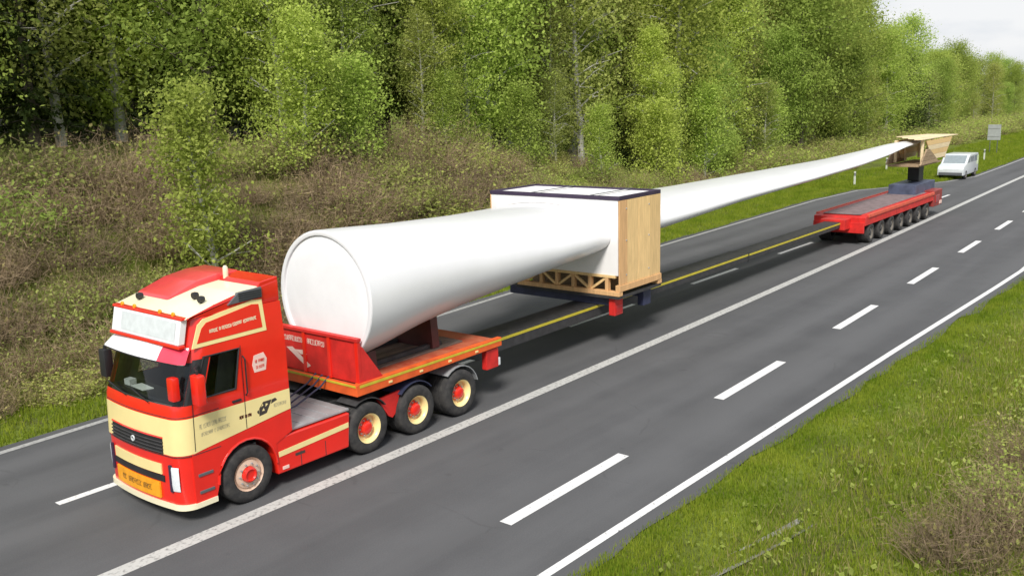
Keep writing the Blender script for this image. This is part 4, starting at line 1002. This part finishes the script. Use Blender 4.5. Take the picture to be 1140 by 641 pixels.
def limb_tree(name, seed, h, r, kind, leaf, barkm, nl=6500, lsize=0.24, lowest=0.18):
    q = random.Random(seed); root = empty(name, (0, 0, -50))
    mb = MB(); tr = h*0.013+0.03
    lean = (q.uniform(-.03, .03), q.uniform(-.03, .03))
    def tp(f): return Vector((lean[0]*h*f + 0.15*math.sin(f*5+seed), lean[1]*h*f + 0.15*math.cos(f*4+seed), h*f - 0.3*(1-f)))
    mb.tube([tp(k/9*0.97) for k in range(10)], [tr*(1-0.92*(k/9)) + 0.012 for k in range(10)], 7)
    cl = []
    nb = int(18 + h*1.3)
    for k in range(nb):
        f = lowest + (0.97-lowest)*((k+0.5)/nb)**0.9
        p0_ = tp(f); a = k*2.4 + q.uniform(-.5, .5)
        t_ = (f-lowest)/(1-lowest)
        if kind == 'birch': prof_ = (0.45 + 0.55*math.sin(min(1, t_*1.6)*math.pi/2))*(1-t_**2.2)**0.8 + 0.08
        elif kind == 'round': prof_ = math.sqrt(max(0.02, 1-(2*t_-0.85)**2/1.4))
        else: prof_ = 0.35+0.65*(1-t_)
        L = r*prof_*q.uniform(0.65, 1.15)
        up = q.uniform(0.35, 0.95)
        d = Vector((math.cos(a), math.sin(a), up)).normalized()
        mid = p0_ + d*L*0.55; end = p0_ + d*L + Vector((0, 0, -0.12*L if kind == 'birch' else 0.03*L))
        br = max(0.012, tr*(1-f)*0.45)
        mb.tube([p0_, mid, end], [br, br*0.6, 0.008], 5, False)
        cl += [(mid, 0.75), (end, 1.0), (p0_.lerp(mid, 0.6), 0.5)]
        for j in range(3):
            s0 = p0_.lerp(end, q.uniform(0.35, 0.85))
            e_ = s0 + Vector((q.uniform(-1, 1), q.uniform(-1, 1), q.uniform(-0.35, 0.7)))*L*0.42
            mb.tube([s0, e_], [br*0.4+0.004, 0.006], 4, False); cl.append((e_, 0.9))
    mb.build('trunk', barkm, root, smooth=True)
    g_ = np.random.default_rng(seed); wts = np.array([c[1]*g_.uniform(0.25, 1.5) for c in cl]); wts /= wts.sum()
    idx = g_.choice(len(cl), nl, p=wts); P_ = np.array([tuple(c[0]) for c in cl])[idx]
    sg_ = r*0.155+0.12
    P_ = P_ + g_.normal(0, 1, (nl, 3))*np.array([sg_, sg_, sg_*0.75])
    if kind == 'birch': P_[:, 2] -= np.abs(g_.normal(0, 0.25, nl))
    V, Fq = leaf_cards(P_, lsize, seed); npmesh('crown', V, Fq, leaf, root)
    return root

def conifer(name, seed, h, r, leaf, nl=7000):
    q = random.Random(seed); root = empty(name, (0, 0, -50)); g_ = np.random.default_rng(seed)
    mb = MB(); mb.tube([(0, 0, -0.4), (0, 0, h*0.5), (0, 0, h*0.99)], [h*0.012+0.05, h*0.008+0.02, 0.012], 7)
    segs_ = []
    z = h*0.08
    while z < h*0.97:
        t_ = z/h; L = r*(1-t_)**0.8*q.uniform(0.8, 1.15)+0.12
        for j in range(6):
            a = j*math.pi/3 + z*1.7 + q.uniform(-.35, .35); l_ = L*q.uniform(0.7, 1.15)
            d = Vector((math.cos(a), math.sin(a), 0)); p0_ = Vector((0, 0, z)); m_ = p0_ + d*l_*0.5 + Vector((0, 0, -0.10*l_)); e_ = p0_ + d*l_ + Vector((0, 0, -0.16*l_))
            mb.tube([p0_, m_, e_], [0.03*(1-t_)+0.008, 0.014, 0.005], 4, False); segs_.append((p0_, m_, e_, l_))
        z += h*0.035 + 0.1
    mb.build('trunk', MT['bark'], root, smooth=True)
    wts = np.array([s_[3] for s_ in segs_])**1.3; wts /= wts.sum()
    idx = g_.choice(len(segs_), nl, p=wts); tt = g_.uniform(0.15, 1, nl)
    A = np.array([tuple(s_[0]) for s_ in segs_])[idx]; E_ = np.array([tuple(s_[2]) for s_ in segs_])[idx]
    P_ = A + (E_-A)*tt[:, None] + g_.normal(0, 1, (nl, 3))*np.array([0.15, 0.15, 0.09]) - np.array([0, 0, 0.12])*g_.uniform(0, 1, (nl, 1))*1.8
    V, Fq = leaf_cards(P_, 0.26, seed, 0.15, 0.4); npmesh('crown', V, Fq, leaf, root)
    return root

def twig_bush(name, seed, h, r, ntw, nl, leaf, lsize=0.12, twigm=None):
    g_ = np.random.default_rng(seed); root = empty(name, (0, 0, -50))
    a = g_.uniform(0, 2*math.pi, ntw); rad = g_.uniform(0, 1, ntw)**0.7*r*0.95
    B = np.stack([rad*np.cos(a), rad*np.sin(a), -0.15+0*a], -1)
    d = np.stack([np.cos(a)*g_.uniform(0.05, 0.7, ntw), np.sin(a)*g_.uniform(0.05, 0.7, ntw), 1+0*a], -1) + g_.normal(0, 0.22, (ntw, 3))
    d /= np.linalg.norm(d, axis=1)[:, None]; L = h*g_.uniform(0.15, 1.0, ntw)**0.8*(1.15-0.35*rad/r)
    pts = [B]; cur = B; dd = d.copy()
    for k in range(4):
        dd = dd + g_.normal(0, 0.22, (ntw, 3)); dd /= np.linalg.norm(dd, axis=1)[:, None]
        cur = cur + dd*(L/4)[:, None]; pts.append(cur)
    V = []; Fq = []; o = 0
    side = np.stack([-np.sin(a), np.cos(a), 0*a], -1); side2 = np.cross(side, d)
    for sd_ in (side, side2):
        for k in range(4):
            w0 = 0.013*(1-k/4.6); w1 = 0.013*(1-(k+1)/4.6)
            V += [pts[k]-sd_*w0, pts[k]+sd_*w0, pts[k+1]+sd_*w1, pts[k+1]-sd_*w1]
            Fq.append(np.stack([o+np.arange(ntw), o+ntw+np.arange(ntw), o+2*ntw+np.arange(ntw), o+3*ntw+np.arange(ntw)], -1)); o += 4*ntw
    # side twigs
    for rep in range(5):
        k = g_.integers(1, 5, ntw); s0 = np.array([pts[kk][i] for i, kk in enumerate(k)])
        e_ = s0 + g_.normal(0, 1, (ntw, 3))*np.array([0.22, 0.22, 0.16])*(0.5+0.25*h)
        sd_ = g_.normal(0, 1, (ntw, 3)); sd_ /= np.linalg.norm(sd_, axis=1)[:, None]
        V += [s0-sd_*0.007, s0+sd_*0.007, e_+sd_*0.003, e_-sd_*0.003]
        Fq.append(np.stack([o+np.arange(ntw), o+ntw+np.arange(ntw), o+2*ntw+np.arange(ntw), o+3*ntw+np.arange(ntw)], -1)); o += 4*ntw
    npmesh('stems', np.concatenate(V), np.concatenate(Fq), twigm or MT['twig'], root)
    idx = g_.integers(0, ntw, nl); k = g_.integers(1, 5, nl)
    P_ = np.array([pts[kk][i] for i, kk in zip(idx, k)]) + g_.normal(0, 0.16, (nl, 3))*(0.5+0.3*h)
    V, F2 = leaf_cards(P_, lsize, seed+1); npmesh('foliage', V, F2, leaf, root)
    return root

protos = {}
protos['bright'] = [limb_tree('birch_tree', 100+i, 14.5+i*0.8, 2.9+0.25*i, 'birch', MT['leaf_bright'], MT['bark_birch'], 26000, 0.17, 0.08) for i in range(3)]
protos['mid'] = [limb_tree('broadleaf_tree', 200+i, 13.5+i, 3.4+0.2*i, 'round', MT['leaf_mid'], MT['bark'], 27000, 0.185, 0.10) for i in range(3)]
protos['olive'] = [limb_tree('broadleaf_tree', 300+i, 13+i, 2.9, 'birch', MT['leaf_olive'], MT['bark_birch'], 13000, 0.16, 0.12) for i in range(2)]
protos['conifer'] = [conifer('spruce_tree', 400+i, 15+i*2, 2.7, MT['needle']) for i in range(2)]
protos['young'] = [limb_tree('young_birch', 500, 6.6, 1.75, 'cone', MT['leaf_bright'], MT['bark_birch'], 14000, 0.115, 0.06), limb_tree('young_birch', 501, 4.5, 1.5, 'cone', MT['leaf_bright'], MT['bark'], 9000, 0.11, 0.04)]
protos['bramble'] = [twig_bush('bramble_shrub', 600+i, 2.2+0.3*i, 1.7, 420, 700+500*i, MT['leaf_dry'] if i < 2 else MT['leaf_olive'], 0.11) for i in range(3)]
protos['green'] = [twig_bush('green_shrub', 700+i, 1.9+0.5*i, 1.5, 240, 3200, MT['leaf_mid'] if i else MT['leaf_olive'], 0.13) for i in range(2)]
for v in protos.values():
    for o in v: o['used'] = 0
LAB = {'bright': ('yellow green birch in the wood', 'tree'), 'mid': ('rounded green broadleaf tree in the wood', 'tree'), 'olive': ('sparse olive tree in the wood', 'tree'),
       'conifer': ('dark spruce in the wood', 'tree'), 'young': ('young bushy birch at the wood edge', 'tree'), 'bramble': ('brown bramble shrub on the bank', 'shrub'), 'green': ('leafy green shrub at the foot of the wood', 'shrub')}
def plant(kind, vi, x, y, sc_=1.0, rz=None, label=None, zoff=0.0, group=True, sxy=1.0):
    pr = protos[kind][vi % len(protos[kind])]
    o = pr if not pr['used'] else copy_thing(pr)
    pr['used'] = 1
    o.location = (x, y, float(terrain(x, y)) + zoff); o.rotation_euler = (0, 0, random.uniform(0, 6.28) if rz is None else rz)
    o.scale = (sc_*sxy, sc_*sxy, sc_)
    lb, ct = LAB[kind]; wds = place_words(x, y); deep = True if kind in ('bright', 'mid', 'olive') and y - float(lineL(min(max(x, 0), 50))) > 18.5 else False
    lb = (lb.replace('in the wood', 'deep in the wood') if deep else lb) + ' ' + wds; gp = {'tree': 'trees', 'shrub': 'shrubs'}[ct] + ': ' + lb
    tag(o, label or lb, ct, gp if group else None)
    if not group and 'group' in o: del o['group']
    return o
def place_words(x, y):
    d = Vector((x, y, 2.0)) - Vector((-9.05, -13.35, 6.84)); z = d.dot(fw); u = 0.5 + d.dot(r2)/z*1041.16/1140
    for lim, wds in ((0.07, 'at the left edge'), (0.16, 'left of the truck cab'), (0.27, 'above the truck cab'), (0.36, 'behind the blade root'), (0.46, 'behind the thick part of the blade'), (0.55, 'left of the white crate'), (0.64, 'behind the white crate'), (0.73, 'just right of the white crate'), (0.82, 'behind the thin part of the blade'), (0.90, 'left of the blade tip'), (0.955, 'behind the blade tip'), (9, 'beyond the road sign')):
        if u < lim: return wds
cxy = np.array([-9.05, -13.35])
def visible(x, y, m=3.0):
    v = np.array([x, y])-cxy; a = math.degrees(math.atan2(v[1], v[0])); d = np.hypot(*v)
    return 10.0-math.degrees(m/d) < a < 68.5+math.degrees(m/d)
# single trees that stand out
plant('young', 0, 7.6, 12.3, 1.0, label='bright young birch standing alone in front of the wood behind the truck cab', group=False, zoff=-0.2)
q = random.Random(5)
# dark spruces at the upper left
for x, y, s_ in ((9.5, 27.5, 1.0), (12.2, 30.5, 1.1), (7.2, 31.0, 1.0), (15.0, 33.0, 1.1), (17.6, 28.2, 0.85), (19.5, 32.5, 1.05), (5.0, 26.5, 0.95), (11.0, 36.0, 1.2)):
    plant('conifer', int(x*3) % 2, x, y, s_)
for x, y, s_ in ((58.0, 25.0, 0.9), (62.0, 27.0, 0.8), (50.5, 24.5, 0.75)): plant('conifer', int(x) % 2, x, y, s_, sxy=1.2)
for x, y, s_ in ((109.0, 21.4, 0.72), (114.0, 22.0, 0.76), (120.0, 24.0, 0.74), (130.0, 26.0, 0.70)): plant('conifer', int(x) % 2, x, y, s_*0.92, sxy=2.0)
# the wood, row behind row
cnt = 0
rows_ = [(12.0, 2.8), (15.5, 3.2), (20.0, 4.0), (26.0, 5.0), (34.0, 6.5)]
for ri__, (dy, sp) in enumerate(rows_):
    x = 2.0
    while x < 190:
        e0 = float(lineL(min(max(x, 0), 50)))+0.35 if x < 50 else 9.5 + (x-50)*0.035
        xx = x + q.uniform(-0.8, 0.8)*sp*0.5; yy = e0 + dy - (2.2 if x > 95 else 0) + q.uniform(-1.1, 1.1) - (1.5 if 45 < x < 95 else 0)
        x += sp*(1 + 0.006*max(0, x-20))
        if not visible(xx, yy, 3.5): continue
        if xx < 22 and yy < 25 and xx < 15 and ri__ < 2 and q.random() < 0.65: continue      # the gap where the spruces show
        hs = np.interp(xx, [0, 30, 70, 92, 104, 116, 200], [1.1, 1.2, 1.24, 1.14, 0.92, 0.72, 0.76])
        if ri__ == 0 and q.random() < 0.6: hs *= q.uniform(0.35, 0.7)
        u = q.random()
        kind = 'bright' if u < 0.42 else ('mid' if u < 0.74 else 'olive')
        if ri__ >= 3 and u > 0.8: kind = 'mid'
        if xx > 112 and u < 0.50: kind = 'mid' if u > 0.24 else 'conifer'
        plant(kind, q.randrange(3), xx, yy, hs*q.uniform(0.82, 1.18)*(0.85 if kind == 'conifer' else 1), sxy=1.3 if kind == 'conifer' else 1); cnt += 1
# thicket on the bank
x = -4.0
while x < 75:
    e0 = float(lineL(min(x, 50)))+0.35
    for dy in (2.4, 3.8, 5.4, 7.2, 9.2, 11.2):
        xx = x + q.uniform(-.7, .7); yy = e0 + dy + q.uniform(-.6, .6)
        if xx > 32 and dy < 4.0: continue
        if not visible(xx, yy, 2): continue
        u = q.random(); pb = 0.82 if xx < 12 else (0.6 if xx < 30 else 0.3)
        k_ = 'bramble' if u < pb else 'green'
        plant(k_, q.randrange(3), xx, yy, q.uniform(0.5, 0.98)*(0.55 if dy < 3 else 1.0)*(0.8 if xx > 30 else 1), sxy=q.uniform(0.9, 1.35))
    x += 1.75 if x < 30 else 3.0
for i in range(9):
    xx = 15 + i*5.2*(1+i*0.03) + q.uniform(-1.2, 1.2); e0 = float(lineL(min(xx, 50))) if xx < 50 else 9.2 + (xx-50)*0.035
    yy = e0 + 9.2 + q.uniform(-0.6, 2.0) - (2.0 if xx > 95 else 0)
    if visible(xx, yy, 2): plant('young', i % 2, xx, yy, q.uniform(0.6, 1.2), sxy=1.1)
x = 60.0
while x < 185:
    e0 = 9.2 + (x-50)*0.035
    for dy in (7.5, 9.5):
        xx = x + q.uniform(-1.2, 1.2); yy = e0 + dy + q.uniform(-.7, .7) - (1.5 if x > 95 else 0)
        if visible(xx, yy, 2): plant('green', q.randrange(2), xx, yy, q.uniform(0.8, 1.2), sxy=1.4)
    x += 2.6 + (x-60)*0.02
o = plant('bramble', 1, 5.0, -10.45, 0.5, label='low brown dry shrub nearest the camera at the bottom right', group=False)
# shrubs on the near right hand verge
for (x, y, s_, k_, lb) in ((9.0, -10.7, 0.50, 2, 'tangle of brown dry stems at the right edge of the near verge'),
                           (7.0, -10.7, 0.45, 5, 'leafy dull green shrub among the dry stems in the lower right corner'),
                           (6.4, -10.9, 0.5, 2, 'olive tinged dry shrub in the lower right corner of the near verge'),
                           (11.5, -10.8, 0.50, 5, 'dull green shrub farthest up the near verge at the right edge')):
    o = plant('green' if k_ == 5 else 'bramble', k_, x, y, s_, label=lb, group=False)

# ------------------------------------------------------------------ grass
def grass(name, pts, hmin, hmax, m, seed, wid=0.012, lean=0.45):
    g_ = np.random.default_rng(seed); n = len(pts)
    P_ = np.stack([pts[:, 0], pts[:, 1], terrain(pts[:, 0], pts[:, 1])-0.01], -1)
    a = g_.uniform(0, 2*math.pi, n); hh = g_.uniform(hmin, hmax, n); l_ = g_.uniform(0.05, lean, n)*hh; b2 = g_.uniform(0, 2*math.pi, n)
    sd_ = np.stack([np.cos(a), np.sin(a), 0*a], -1)*(wid*g_.uniform(0.6, 1.4, n))[:, None]
    tip = P_ + np.stack([np.cos(b2)*l_, np.sin(b2)*l_, hh], -1)
    V = np.stack([P_-sd_, P_+sd_, tip], 1).reshape(-1, 3)
    return tag(npmesh(name, V, np.arange(3*n).reshape(n, 3), m), kind='stuff')
def scatter(n, x0, x1, d0, d1, left, pw=1.0, seed=0):
    g_ = np.random.default_rng(seed); X = x0 + (x1-x0)*g_.uniform(0, 1, n)**pw
    D = d0 + (d1-d0)*g_.uniform(0, 1, n)
    E_ = lineL(np.minimum(X, 400))+0.33 if left else lineR(X)-0.40
    Y = E_ + D if left else E_ - D
    nse = np.sin(X*1.7+np.sin(Y*2.1)*1.3)*np.sin(Y*1.9+X*0.6)+0.5*np.sin(X*4.1-Y*3.3)
    keep = g_.uniform(-1.3, 0.9, n) < nse
    return np.stack([X, Y], -1)[keep | (g_.uniform(0, 1, n) < 0.45)]
grass('verge_grass', scatter(190000, 0, 46, 0.0, 7.5, False, 1.5, 1), 0.05, 0.20, MT['grass'], 21, 0.011)
grass('edge_grass', scatter(30000, 0, 60, -0.12, 0.5, False, 1.3, 8), 0.03, 0.13, MT['grass'], 28, 0.011)
grass('dry_verge_grass', scatter(40000, 0, 40, 1.2, 7.5, False, 1.4, 2), 0.08, 0.26, MT['drygrass'], 22, 0.008, 0.7)
grass('left_verge_grass', scatter(110000, -8, 70, 0.0, 5.0, True, 1.2, 3), 0.06, 0.24, MT['grass'], 23, 0.016)
grass('far_verge_grass', scatter(60000, 58, 150, 0.0, 8.0, True, 1.2, 5), 0.08, 0.3, MT['grass'], 25, 0.03)
grass('dry_bank_grass', scatter(45000, -8, 34, 2.0, 11.0, True, 1.2, 4), 0.15, 0.55, MT['drygrass'], 24, 0.014, 0.8)

# low leafy weeds on the near verge
g_ = np.random.default_rng(77); pts = scatter(4500, 0, 30, 0.8, 7.0, False, 1.5, 9)
C_ = np.stack([pts[:, 0], pts[:, 1], terrain(pts[:, 0], pts[:, 1]) + g_.uniform(0.04, 0.22, len(pts))], -1)
V, F2 = leaf_cards(C_, 0.09, 78); tag(npmesh('verge_weeds', V, F2, MT['leaf_mid']), kind='stuff')

# prototypes that were never planted are dropped
for v in protos.values():
    for o in v:
        if not o['used']:
            for c in list(o.children): bpy.data.objects.remove(c)
            bpy.data.objects.remove(o)
for o in bpy.data.objects:
    if 'used' in o: del o['used']
    if 'lettering' in o.name or 'emblem_mark' in o.name or o.name.startswith(('logo_gap', 'band_logo')): o['kind'] = 'stuff'     # blurred print: marks too small to pick apart
